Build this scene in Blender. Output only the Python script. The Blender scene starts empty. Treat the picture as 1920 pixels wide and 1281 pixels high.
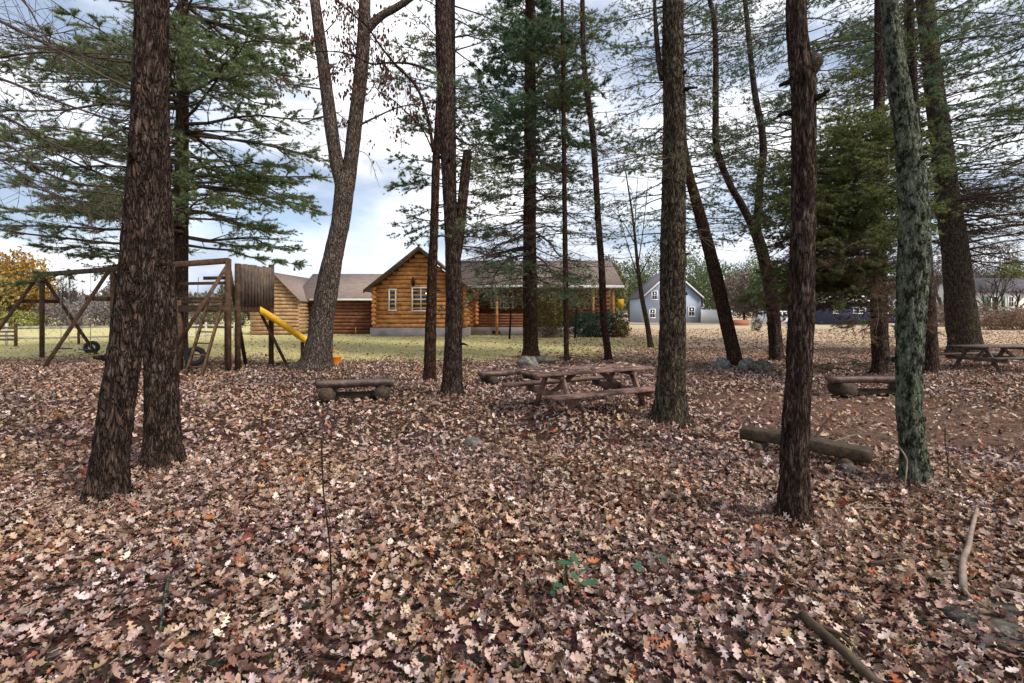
import bpy, math, random
import numpy as np
from mathutils import Vector, noise
R = math.radians
rnd = random.Random(7)
rg = np.random.default_rng(11)
SC = bpy.context.scene
COL = SC.collection

# ------------------------------------------------------------ camera, sky, sun, exposure
F, HZ, CH = 907.0, 585.0, 1.75          # focal length and horizon row of the photograph (px), eye height (m)
cam = bpy.data.cameras.new('camera')
cam.sensor_width = 36; cam.lens = 36 * F / 1920
cam.shift_y = -(640.5 - HZ) / 1920
cam.clip_start = 0.05; cam.clip_end = 2000
cam_ob = bpy.data.objects.new('camera', cam); COL.objects.link(cam_ob)
cam_ob.location = (0, 0, CH); cam_ob.rotation_euler = (R(90), 0, 0)
SC.camera = cam_ob

SUN_EL, SUN_AZ = 44, 122                  # azimuth clockwise from the view direction
W = bpy.data.worlds.new('World'); SC.world = W; W.use_nodes = True
nt = W.node_tree; nt.nodes.clear()
def wn(t, **k):
    n = nt.nodes.new(t)
    for a, b in k.items(): setattr(n, a, b)
    return n
sky = wn('ShaderNodeTexSky'); sky.sky_type = 'NISHITA'; sky.sun_disc = False
sky.sun_elevation = R(SUN_EL); sky.sun_rotation = R(SUN_AZ); sky.dust_density = 1.5
tc = wn('ShaderNodeTexCoord'); mp = wn('ShaderNodeMapping'); mp.inputs['Scale'].default_value = (1, 1, 2.6)
mp.inputs['Location'].default_value = (0.1, 0.55, 0.1)
no = wn('ShaderNodeTexNoise'); no.inputs['Scale'].default_value = 2.2; no.inputs['Detail'].default_value = 6; no.inputs['Roughness'].default_value = .55
cr = wn('ShaderNodeValToRGB'); cr.color_ramp.elements[0].position = .4; cr.color_ramp.elements[1].position = .6
no2 = wn('ShaderNodeTexNoise'); no2.inputs['Scale'].default_value = 3.1; no2.inputs['Detail'].default_value = 5
cc = wn('ShaderNodeValToRGB'); cc.color_ramp.elements[0].position = .38; cc.color_ramp.elements[1].position = .62
cc.color_ramp.elements[0].color = (2.5, 3.0, 3.9, 1); cc.color_ramp.elements[1].color = (8.0, 8.0, 8.2, 1)
mx = wn('ShaderNodeMix', data_type='RGBA'); bg = wn('ShaderNodeBackground'); bg.inputs['Strength'].default_value = .1
wo = wn('ShaderNodeOutputWorld')
L = nt.links.new
L(tc.outputs['Generated'], mp.inputs['Vector']); L(mp.outputs[0], no.inputs['Vector']); L(mp.outputs[0], no2.inputs['Vector'])
L(no.outputs['Fac'], cr.inputs['Fac']); L(no2.outputs['Fac'], cc.inputs['Fac'])
ff = wn('ShaderNodeMapRange'); ff.inputs['To Min'].default_value = .45; ff.inputs['To Max'].default_value = 1.0
L(cr.outputs['Color'], ff.inputs['Value']); L(ff.outputs[0], mx.inputs[0])
L(sky.outputs[0], mx.inputs[6]); L(cc.outputs[0], mx.inputs[7]); L(mx.outputs[2], bg.inputs['Color']); L(bg.outputs[0], wo.inputs[0])

sun = bpy.data.lights.new('sun', 'SUN'); sun.energy = 2.0; sun.angle = R(12); sun.color = (1, .95, .87)
sun_ob = bpy.data.objects.new('sun', sun); COL.objects.link(sun_ob)
sd = Vector((math.sin(R(SUN_AZ)) * math.cos(R(SUN_EL)), math.cos(R(SUN_AZ)) * math.cos(R(SUN_EL)), math.sin(R(SUN_EL))))
sun_ob.rotation_euler = sd.to_track_quat('Z', 'Y').to_euler(); sun_ob.location = (10, 10, 40)
SC.view_settings.view_transform = 'Standard'; SC.view_settings.look = 'None'
SC.view_settings.exposure = 0.98; SC.view_settings.gamma = 1
SC.cycles.max_bounces = 5; SC.cycles.diffuse_bounces = 3; SC.cycles.glossy_bounces = 2
SC.cycles.use_adaptive_sampling = True

# ------------------------------------------------------------ materials
def newmat(name):
    m = bpy.data.materials.new(name); m.use_nodes = True
    n = m.node_tree; b = n.nodes['Principled BSDF']; b.inputs['Specular IOR Level'].default_value = .25
    return m, n, b
def node(n, t, ins=None, **k):
    x = n.nodes.new(t)
    for a, b in k.items(): setattr(x, a, b)
    for a, b in (ins or {}).items(): x.inputs[a].default_value = b
    return x
def ramp(n, fac, stops):
    r = n.nodes.new('ShaderNodeValToRGB'); e = r.color_ramp.elements
    while len(e) < len(stops): e.new(.5)
    for i, (p, c) in enumerate(stops): e[i].position = p; e[i].color = (*c, 1)
    n.links.new(fac, r.inputs['Fac']); return r.outputs['Color']
def coords(n, scale=(1, 1, 1), kind='Object'):
    t = node(n, 'ShaderNodeTexCoord'); m = node(n, 'ShaderNodeMapping', {'Scale': scale})
    n.links.new(t.outputs[kind], m.inputs['Vector']); return m.outputs[0]
def noi(n, vec, scale, detail=5, rough=.6):
    x = node(n, 'ShaderNodeTexNoise', {'Scale': scale, 'Detail': detail, 'Roughness': rough}); n.links.new(vec, x.inputs['Vector']); return x.outputs['Fac']
def mixc(n, f, a, b, mode='MIX'):
    x = node(n, 'ShaderNodeMix', data_type='RGBA', blend_type=mode)
    for i, v in ((0, f), (6, a), (7, b)):
        if isinstance(v, (int, float)): x.inputs[i].default_value = v
        elif isinstance(v, tuple): x.inputs[i].default_value = (*v, 1)
        else: n.links.new(v, x.inputs[i])
    return x.outputs[2]
def bump(n, b, h, strength=.6, dist=.02):
    x = node(n, 'ShaderNodeBump', {'Strength': strength, 'Distance': dist}); n.links.new(h, x.inputs['Height']); n.links.new(x.outputs[0], b.inputs['Normal'])
def mth_(n, op, a, c=None):
    x = node(n, 'ShaderNodeMath', operation=op)
    for i, v in enumerate((a, c)):
        if isinstance(v, (int, float)): x.inputs[i].default_value = v
        elif v is not None: n.links.new(v, x.inputs[i])
    return x.outputs[0]
def bark(name, dark, mid, light, lichen, lf=.5, sc=1.0):
    m, n, b = newmat(name); b.inputs['Roughness'].default_value = .95; b.inputs['Specular IOR Level'].default_value = .1
    v = coords(n, (1, 1, .22)); f1 = noi(n, v, 26 * sc, 7, .65)
    v2 = coords(n, (1, 1, .3)); vo = node(n, 'ShaderNodeTexVoronoi', {'Scale': 27 * sc}, feature='DISTANCE_TO_EDGE')
    wob = mixc(n, .14, v2, node(n, 'ShaderNodeTexNoise', {'Scale': 12}).outputs['Color'], 'ADD'); n.links.new(wob, vo.inputs['Vector'])
    c = ramp(n, f1, [(.3, dark), (.5, mid), (.68, light)])
    edge = ramp(n, vo.outputs['Distance'], [(.0, (.12, .1, .1)), (.2, (1.15, 1.15, 1.15))])
    c = mixc(n, .75, c, edge, 'MULTIPLY')
    v3 = coords(n, (1, 1, .6)); f3 = noi(n, v3, 11 * sc, 9, .78)
    mk = ramp(n, f3, [(lf, (0, 0, 0)), (lf + .1, (1, 1, 1))])
    c = mixc(n, mk, c, mixc(n, .35, lichen, c))
    n.links.new(c, b.inputs['Base Color'])
    h = mth_(n, 'ADD', f1, mth_(n, 'MINIMUM', mth_(n, 'MULTIPLY', vo.outputs['Distance'], 3.0), .6)); bump(n, b, h, 1.0, .06)
    return m
def plain(name, c, rough=.7, var=.25, sc=(6, 6, 6), metal=0, bumpy=0, dark=None):
    m, n, b = newmat(name); b.inputs['Roughness'].default_value = rough; b.inputs['Metallic'].default_value = metal
    f = noi(n, coords(n, sc), 1.0, 6, .65); d = dark or tuple(x * (1 - var) for x in c)
    n.links.new(ramp(n, f, [(.3, d), (.7, tuple(min(1, x * (1 + var * .6)) for x in c))]), b.inputs['Base Color'])
    if bumpy: bump(n, b, f, bumpy, .02)
    return m
def wood(name, c, d, scale=(3, 3, 40), rough=.85):
    m, n, b = newmat(name); b.inputs['Roughness'].default_value = rough
    f = noi(n, coords(n, scale), 1.0, 6, .7); f2 = noi(n, coords(n, (4, 4, 4)), 1.0, 4, .6)
    c1 = ramp(n, f, [(.3, d), (.65, c)]); c2 = ramp(n, f2, [(.35, (.6, .6, .62)), (.65, (1.1, 1.08, 1.05))])
    n.links.new(mixc(n, 1.0, c1, c2, 'MULTIPLY'), b.inputs['Base Color']); bump(n, b, f, .5, .01)
    return m
def leafmat(name, rough=.75, trans=.25):
    m, n, b = newmat(name); b.inputs['Roughness'].default_value = rough; b.inputs['Specular IOR Level'].default_value = .3
    a = node(n, 'ShaderNodeAttribute', attribute_name='tint')
    f = noi(n, coords(n, (40, 40, 40)), 1.0, 3, .6)
    c = mixc(n, 1.0, a.outputs['Color'], ramp(n, f, [(.3, (.72, .7, .68)), (.7, (1.12, 1.1, 1.08))]), 'MULTIPLY')
    n.links.new(c, b.inputs['Base Color'])
    t = node(n, 'ShaderNodeBsdfTranslucent'); ms = node(n, 'ShaderNodeMixShader', {0: trans})
    n.links.new(c, t.inputs['Color']); n.links.new(b.outputs[0], ms.inputs[1]); n.links.new(t.outputs[0], ms.inputs[2])
    n.links.new(ms.outputs[0], n.nodes['Material Output'].inputs['Surface'])
    return m
def glass(name, c=(.02, .025, .03)):
    m, n, b = newmat(name); b.inputs['Base Color'].default_value = (*c, 1); b.inputs['Roughness'].default_value = .08; b.inputs['Specular IOR Level'].default_value = .7
    return m

M = {}
M['bark_dark'] = bark('dark pine bark', (.016, .009, .007), (.07, .043, .032), (.175, .12, .092), (.24, .21, .165), .56)
M['bark_brown'] = bark('brown bark', (.014, .007, .005), (.06, .031, .019), (.14, .083, .052), (.17, .15, .1), .57)
M['bark_grey'] = bark('grey bark', (.045, .034, .026), (.15, .112, .085), (.25, .2, .165), (.27, .25, .2), .57, .8)
M['bark_lichen'] = bark('lichen bark', (.012, .012, .01), (.04, .04, .03), (.085, .088, .066), (.34, .38, .26), .45, 1.5)
M['bark_moss'] = bark('mossy bark', (.018, .012, .008), (.078, .056, .038), (.18, .145, .1), (.17, .17, .1), .53)
M['twig'] = plain('twig bark', (.085, .058, .046), .9, .4)
M['leaf'] = leafmat('dry oak leaf', .7, .1)
M['leaf_hang'] = leafmat('hanging dry leaf', .8, .15)
M['needle'] = leafmat('pine needle', .6, .45)
M['foliage'] = leafmat('green leaf', .6, .2)
M['grassblade'] = leafmat('grass blade', .8, .2)
M['timber'] = wood('weathered brown timber', (.15, .085, .045), (.05, .028, .018), (10, 10, 10))
M['timber_grey'] = wood('weathered grey plank', (.24, .18, .14), (.1, .07, .052), (20, 20, 3))
M['redwood'] = wood('faded red stained plank', (.27, .165, .13), (.085, .046, .036), (8, 8, 8))
M['bench'] = wood('old split log', (.24, .17, .14), (.06, .038, .03), (9, 9, 9))
M['rot'] = wood('rotting log', (.11, .078, .048), (.014, .01, .008), (22, 8, 16))
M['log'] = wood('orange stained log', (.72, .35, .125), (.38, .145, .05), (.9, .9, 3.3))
M['log_dark'] = wood('shade-darkened brown log', (.3, .12, .06), (.12, .05, .03), (1.2, 1.2, 6))  # porch and eave shade put into the brown; also serves the dark log joints
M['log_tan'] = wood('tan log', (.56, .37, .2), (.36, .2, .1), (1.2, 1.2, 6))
M['shingle'] = plain('grey brown shingle', (.25, .19, .16), .95, .35, (2, 9, 9), 0, .4)
M['shingle_pale'] = plain('pale shingle', (.2, .155, .13), .95, .35, (1.5, 7, 9), 0, .4)
M['concrete'] = plain('grey concrete', (.3, .26, .25), .95, .35, (1.5, 1.5, 1.5), 0, .3)
M['white'] = plain('white paint', (.75, .74, .73), .6, .12, (3, 3, 3))
M['glass'] = glass('dark window glass')
M['yellow'] = plain('yellow plastic', (.9, .47, .02), .45, .25, (3, 3, 9))
M['orange'] = plain('orange plastic', (.8, .25, .02), .4, .1)
M['rubber'] = plain('black rubber', (.02, .02, .024), .7, .3)
M['red'] = plain('red plastic', (.35, .03, .03), .5, .2)
M['steel'] = plain('galvanised steel', (.4, .4, .4), .4, .15, (5, 5, 5), .7)
M['grey_siding'] = plain('blue grey siding', (.36, .42, .52), .7, .1, (.5, .5, 14))
M['blue_siding'] = plain('navy siding', (.035, .045, .09), .6, .15, (.6, .6, 14))
M['cream'] = plain('cream siding', (.68, .64, .58), .7, .1, (.5, .5, 14))
M['roof_dark'] = plain('dark roof', (.11, .1, .11), .9, .25, (2, 2, 8))
M['car_blue'] = plain('dark blue car paint', (.03, .04, .09), .25, .1)
M['car_white'] = plain('silver car paint', (.6, .61, .64), .3, .08)
M['green'] = plain('dark green paint', (.02, .07, .045), .5, .2)
M['brick'] = plain('red brown masonry', (.33, .14, .08), .9, .35, (6, 6, 16))
M['railwood'] = wood('pale split rail', (.8, .75, .62), (.55, .5, .4), (4, 4, 20))

def rockmat(name, a, bb, c):
    m, n, b = newmat(name); b.inputs['Roughness'].default_value = .95
    f = noi(n, coords(n, (9, 9, 9)), 1.0, 8, .7); vo = node(n, 'ShaderNodeTexVoronoi', {'Scale': 14.0})
    n.links.new(coords(n), vo.inputs['Vector'])
    cc = ramp(n, f, [(.32, a), (.5, bb), (.66, c)])
    n.links.new(mixc(n, .4, cc, ramp(n, vo.outputs['Distance'], [(.1, (1.2, 1.25, 1.1)), (.6, (.5, .45, .5))]), 'MULTIPLY'), b.inputs['Base Color']); bump(n, b, f, .9, .04)
    return m
M['rock'] = rockmat('lichen covered rock', (.06, .05, .05), (.16, .145, .135), (.3, .31, .25))
M['rock_dark'] = rockmat('dark mossy rock', (.035, .026, .022), (.1, .08, .07), (.2, .19, .15))

# ground material: leaf litter under the trees, thin pale lawn beyond, duff on the worn patch
gm, n, b = newmat('forest floor and lawn'); b.inputs['Roughness'].default_value = 1; b.inputs['Specular IOR Level'].default_value = .05
vec = coords(n)
sx = node(n, 'ShaderNodeSeparateXYZ'); n.links.new(vec, sx.inputs[0])
f1 = noi(n, vec, 38, 6, .75); f2 = noi(n, vec, 2.4, 5, .6); vo = node(n, 'ShaderNodeTexVoronoi', {'Scale': 15.0}); n.links.new(vec, vo.inputs['Vector'])
lit = ramp(n, f1, [(.3, (.02, .01, .008)), (.5, (.08, .045, .034)), (.7, (.2, .13, .1))])
lit = mixc(n, .5, lit, mixc(n, 1.0, lit, vo.outputs['Color'], 'MULTIPLY'))
duff = ramp(n, noi(n, coords(n, (50, 12, 20)), 1.0, 6, .7), [(.34, (.035, .018, .012)), (.5, (.12, .066, .045)), (.66, (.34, .23, .17))])
def mth(op, a, c=None):
    x = node(n, 'ShaderNodeMath', operation=op)
    for i, v in enumerate((a, c)):
        if v is None: continue
        if isinstance(v, (int, float)): x.inputs[i].default_value = v
        else: n.links.new(v, x.inputs[i])
    return x.outputs[0]
dx = mth('DIVIDE', mth('SUBTRACT', sx.outputs[0], 6.2), 3.2); dy = mth('DIVIDE', mth('SUBTRACT', sx.outputs[1], 8.4), 2.6)
rr = mth('ADD', mth('ADD', mth('MULTIPLY', dx, dx), mth('MULTIPLY', dy, dy)), mth('MULTIPLY', mth('SUBTRACT', f2, .5), 1.6))
dm = ramp(n, rr, [(.55, (1, 1, 1)), (1.0, (0, 0, 0))])
lit = mixc(n, dm, lit, duff)
g1 = ramp(n, noi(n, vec, 1.6, 6, .7), [(.3, (.4, .39, .15)), (.5, (.58, .52, .25)), (.7, (.7, .6, .36))])
g2 = ramp(n, noi(n, vec, 30, 4, .7), [(.35, (.6, .6, .55)), (.65, (1.15, 1.15, 1.1))])
lawn = mixc(n, 1.0, g1, g2, 'MULTIPLY')
lv = mth('MULTIPLY', mth('MINIMUM', mth('MAXIMUM', mth('SUBTRACT', sx.outputs[0], 3.5), 0), 6.0), .12)
lawn = mixc(n, mth('MINIMUM', mth('ADD', lv, mth('MULTIPLY', mth('GREATER_THAN', f1, .56), .25)), .88), lawn, ramp(n, f1, [(.35, (.24, .15, .1)), (.62, (.62, .45, .33))]))
edge = mth('ADD', mth('SUBTRACT', sx.outputs[1], 17.4), mth('MULTIPLY', mth('SUBTRACT', f2, .5), 5.0))
em = ramp(n, mth('ADD', mth('MULTIPLY', edge, .5), .5), [(.1, (0, 0, 0)), (.9, (1, 1, 1))])
n.links.new(mixc(n, em, lit, lawn), b.inputs['Base Color']); bump(n, b, f1, .8, .03)
M['ground'] = gm
M['asphalt'] = plain('pale worn asphalt', (.34, .32, .31), .95, .2, (2, 2, 2))

# ------------------------------------------------------------ helpers
def gz(x, y):
    m = .15 * math.exp(-(((x - 1.5) / 1.5) ** 2 + ((y - 7.9) / 1.2) ** 2))
    return m + .03 * math.sin(.9 * x + .4) * math.cos(.8 * y + .3) * max(0., min(1., (24 - y) / 6))
def gz_np(x, y):
    m = .15 * np.exp(-(((x - 1.5) / 1.5) ** 2 + ((y - 7.9) / 1.2) ** 2))
    return m + .03 * np.sin(.9 * x + .4) * np.cos(.8 * y + .3) * np.clip((24 - y) / 6, 0, 1)
def at(px, py, d): return Vector(((px - 960) / F * d, d, CH - (py - HZ) / F * d))
def ground(px, py):
    z = 0.
    for _ in range(6):
        d = (CH - z) * F / (py - HZ); z = gz((px - 960) / F * d, d)
    return Vector(((px - 960) / F * d, d, z))

class MB:
    def __init__(s): s.v = []; s.q = []; s.t = []; s.n = 0
    def add(s, V, Q=None, T=None):
        V = np.asarray(V, float).reshape(-1, 3); s.v.append(V)
        if Q is not None and len(Q): s.q.append(np.asarray(Q, int) + s.n)
        if T is not None and len(T): s.t.append(np.asarray(T, int) + s.n)
        s.n += len(V); return s
    def beam(s, p0, p1, w, h, up=(0, 0, 1), ch=.12):
        p0 = np.array(p0, float); p1 = np.array(p1, float); d = p1 - p0; d = d / np.linalg.norm(d)
        u = np.array(up, float)
        if abs(d @ u) > .98: u = np.array((0, 1., 0)) if abs(d[1]) < .9 else np.array((1., 0, 0))
        a = np.cross(d, u); a /= np.linalg.norm(a); u = np.cross(a, d)
        c = min(w, h) * ch; W_, H_ = w / 2, h / 2
        pr = [(-W_ + c, -H_), (W_ - c, -H_), (W_, -H_ + c), (W_, H_ - c), (W_ - c, H_), (-W_ + c, H_), (-W_, H_ - c), (-W_, -H_ + c)]
        V = [p + a * x + u * y for p in (p0, p1) for x, y in pr]
        Q = [(i, (i + 1) % 8, 8 + (i + 1) % 8, 8 + i) for i in range(8)]
        Q += [(3, 2, 1, 0), (7, 4, 3, 0), (7, 6, 5, 4), (8, 9, 10, 11), (8, 11, 12, 15), (12, 13, 14, 15)]
        return s.add(V, Q)
    def box(s, lo, hi):
        (x0, y0, z0), (x1, y1, z1) = lo, hi; ym, zm = (y0 + y1) / 2, (z0 + z1) / 2
        V = [(x, y, z) for x in (x0, x1) for y in (y0, y1) for z in (z0, z1)]
        return s.add(V, [(0, 1, 3, 2), (4, 6, 7, 5), (0, 4, 5, 1), (2, 3, 7, 6), (0, 2, 6, 4), (1, 5, 7, 3)])
    def prism(s, poly, off):
        """poly: 3D points of one face, off: extrusion vector"""
        P = np.array(poly, float); k = len(P); V = np.vstack([P, P + np.array(off, float)])
        T = [(0, i, i + 1) for i in range(1, k - 1)] + [(k, k + i + 1, k + i) for i in range(1, k - 1)]
        return s.add(V, [(i, i + k, (i + 1) % k + k, (i + 1) % k) for i in range(k)], T)
    def tube(s, P, r, seg=8, cap=True, rough=0., k=3.0, seed=0., flare=0., zs=1.0, furrow=0.):
        P = np.asarray(P, float); r = np.broadcast_to(np.asarray(r, float), (len(P),))
        T = np.gradient(P, axis=0); T /= np.linalg.norm(T, axis=1)[:, None] + 1e-12
        ref = np.array((1., 0, 0)) if abs(T[0, 0]) < .8 else np.array((0, 1., 0))
        V = []; an = np.arange(seg) * 2 * math.pi / seg; ca, sa = np.cos(an), np.sin(an)
        for i in range(len(P)):
            b_ = np.cross(T[i], ref); b_ /= np.linalg.norm(b_) + 1e-12; a_ = np.cross(b_, T[i]); ref = a_
            rr_ = np.full(seg, r[i])
            if rough:
                for j in range(seg):
                    q = Vector((ca[j] * k + seed, sa[j] * k, P[i, 2] * zs))
                    rr_[j] *= 1 + rough * (noise.noise(q) + .6 * noise.noise(q * 2.7) + .45 * noise.noise(q * 6.1))
                if furrow:
                    fk = .55 / max(.02, r[0])
                    for j in range(seg):
                        a_n = abs(noise.noise(Vector((ca[j] * r[i] * 26 + seed, sa[j] * r[i] * 26, P[i, 2] * 5.5)))); rr_[j] *= 1 - furrow * max(0., 1 - a_n / .22)
                if flare:
                    e = math.exp(-max(0, P[i, 2] - P[0, 2] - .15) / .13)
                    for j in range(seg):
                        rr_[j] *= 1 + flare * 1.25 * e * (.4 + 1.1 * max(0, noise.noise(Vector((ca[j] * 1.6 + seed, sa[j] * 1.6, seed)))) + .35 * math.sin(5 * an[j] + seed))
            V.append(P[i] + (ca * rr_)[:, None] * a_ + (sa * rr_)[:, None] * b_)
        V = np.vstack(V); m = len(P); i = np.arange(m - 1)[:, None] * seg; j = np.arange(seg)[None]; j2 = (j + 1) % seg
        Q = np.stack([i + j, i + j2, i + seg + j2, i + seg + j], -1).reshape(-1, 4); Tt = []
        if cap:
            V = np.vstack([V, P[:1], P[-1:]]); c0, c1 = m * seg, m * seg + 1
            Tt = [(c0, (q + 1) % seg, q) for q in range(seg)] + [(c1, (m - 1) * seg + q, (m - 1) * seg + (q + 1) % seg) for q in range(seg)]
        return s.add(V, Q, Tt)
    def build(s, name, mat, parent=None, smooth=False, tint=None):
        off = np.array(parent_loc(parent)); V = np.vstack(s.v) - off
        me = bpy.data.meshes.new(name); nq = sum(map(len, s.q)); ntr = sum(map(len, s.t))
        idx = np.concatenate([np.vstack(s.q).ravel() if nq else np.zeros(0, int), np.vstack(s.t).ravel() if ntr else np.zeros(0, int)]).astype(np.int32)
        st = np.concatenate([np.arange(nq) * 4, nq * 4 + np.arange(ntr) * 3]).astype(np.int32)
        me.vertices.add(len(V)); me.vertices.foreach_set('co', V.astype(np.float32).ravel())
        me.loops.add(len(idx)); me.loops.foreach_set('vertex_index', idx)
        me.polygons.add(len(st)); me.polygons.foreach_set('loop_start', st)
        if smooth: me.polygons.foreach_set('use_smooth', np.ones(len(st), bool))
        if tint is not None:
            a = me.color_attributes.new('tint', 'FLOAT_COLOR', 'POINT')
            a.data.foreach_set('color', np.hstack([tint, np.ones((len(tint), 1))]).astype(np.float32).ravel())
        me.update(calc_edges=True); me.validate()
        if mat: me.materials.append(M[mat] if isinstance(mat, str) else mat)
        o = bpy.data.objects.new(name, me); COL.objects.link(o)
        if parent is not None: o.parent = parent
        return o
ORIG = {}
def parent_loc(p):
    l = Vector((0, 0, 0))
    while p is not None: l = l + p.location; p = p.parent
    return l
def tag(o, label=None, cat=None, group=None, kind=None):
    for k, v in (('label', label), ('category', cat), ('group', group), ('kind', kind)):
        if v: o[k] = v
    return o
def thing(name, label, cat, loc, group=None):
    o = bpy.data.objects.new(name, None); COL.objects.link(o); o.location = loc; o.empty_display_size = .1
    return tag(o, label, cat, group)
def curve(P, step):
    """Catmull-Rom through rows of P (any columns), about one sample per step along xyz"""
    P = np.asarray(P, float); Q = np.vstack([2 * P[0] - P[1], P, 2 * P[-1] - P[-2]]); out = []
    for i in range(1, len(Q) - 2):
        k = max(1, int(np.linalg.norm(Q[i + 1, :3] - Q[i, :3]) / step)); t = (np.arange(k) / k)[:, None]
        a, b_, c, d = Q[i - 1], Q[i], Q[i + 1], Q[i + 2]
        out.append(.5 * (2 * b_ + (c - a) * t + (2 * a - 5 * b_ + 4 * c - d) * t ** 2 + (3 * b_ - a - 3 * c + d) * t ** 3))
    out.append(P[-1:]); return np.vstack(out)

# instanced leaf-like shapes, merged with numpy
def scatter(tv, tq, pos, rot, scl, tint):
    """tv (n,3) template, tq faces, pos (N,3), rot (N,3,3), scl (N,), tint (N,3) -> V, Q, tints"""
    N, k = len(pos), len(tv)
    V = np.einsum('nij,kj->nki', rot, tv) * scl[:, None, None] + pos[:, None]
    Q = (np.asarray(tq)[None] + (np.arange(N) * k)[:, None, None]).reshape(-1, len(tq[0]))
    return V.reshape(-1, 3), Q, np.repeat(tint, k, axis=0)
def euler(rx, ry, rz):
    cx, sx_, cy, sy, cz, sz = np.cos(rx), np.sin(rx), np.cos(ry), np.sin(ry), np.cos(rz), np.sin(rz)
    o = np.ones_like(cx); z = np.zeros_like(cx)
    st = lambda rows: np.stack([np.stack(r_, -1) for r_ in rows], -2)
    X = st([[o, z, z], [z, cx, -sx_], [z, sx_, cx]]); Y = st([[cy, z, sy], [z, o, z], [-sy, z, cy]]); Z = st([[cz, -sz, z], [sz, cz, z], [z, z, o]])
    return Z @ Y @ X
def leaf_template(st, curl, fold, wave=0.):
    """st: (position along midrib, half width) rows; returns verts, quads of a folded, curled leaf"""
    V, Q = [], []
    for i, (u, w) in enumerate(st):
        z = curl * (u - .5) ** 2 * 4 * .25; wv = wave * math.sin(i * 2.1)
        V += [(u - .5, -w, z + fold * w + wv), (u - .5, 0, z), (u - .5, w, z + fold * w - wv)]
    for i in range(len(st) - 1):
        a = i * 3; Q += [(a, a + 1, a + 4, a + 3), (a + 1, a + 2, a + 5, a + 4)]
    return np.array(V, float), Q
OAK = [(0, .012), (.1, .02), (.2, .15), (.3, .2), (.37, .09), (.48, .27), (.58, .28), (.64, .12), (.75, .24), (.84, .2), (.9, .1), (1, .02)]
OAK_M = [(0, .015), (.22, .2), (.36, .1), (.55, .28), (.66, .13), (.8, .24), (1, .03)]
PLAIN_L = [(0, .02), (.35, .24), (.7, .2), (1, .02)]
PAL = np.array([(.5, .335, .265), (.58, .42, .35), (.37, .225, .17), (.72, .57, .49), (.44, .295, .175), (.52, .385, .25), (.2, .1, .068), (.08, .038, .027), (.4, .12, .05), (.32, .175, .12), (.44, .17, .07), (.26, .14, .1)])
PW = np.array([.18, .17, .14, .1, .06, .06, .11, .09, .025, .08, .008, .06]); PW = PW / PW.sum()
RED_OAK = [(0, .01), (.12, .02), (.22, .05), (.3, .22), (.36, .07), (.46, .06), (.55, .31), (.62, .08), (.7, .07), (.8, .22), (.86, .06), (1, .01)]
BEECH = [(0, .01), (.12, .08), (.25, .19), (.4, .25), (.55, .26), (.7, .21), (.84, .12), (1, .01)]
TORN = [(0, .012), (.14, .03), (.24, .2), (.34, .22), (.42, .06), (.5, .1), (.6, .25), (.68, .18), (.72, .05)]

# ------------------------------------------------------------ ground and paths
gx = np.concatenate([np.linspace(-900, -40, 12)[:-1], np.linspace(-40, -14, 40)[:-1], np.linspace(-14, 14, 180), np.linspace(14, 40, 40)[1:], np.linspace(40, 900, 12)[1:]])
gy = np.concatenate([np.linspace(-60, -3, 8)[:-1], np.linspace(-3, 20, 170), np.linspace(20, 60, 40)[1:], np.linspace(60, 1200, 14)[1:]])
X, Y = np.meshgrid(gx, gy); nx, ny = len(gx), len(gy)
Z = gz_np(X, Y); i, j = np.meshgrid(np.arange(nx - 1), np.arange(ny - 1)); a = j * nx + i
mb = MB(); mb.add(np.stack([X, Y, Z], -1).reshape(-1, 3), np.stack([a, a + 1, a + nx + 1, a + nx], -1).reshape(-1, 4))
tag(mb.build('ground', 'ground', smooth=True), kind='structure')
mb = MB(); mb.box((14, 66, -.2), (70, 71, .05)); tag(mb.build('road', 'asphalt'), kind='structure')

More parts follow.
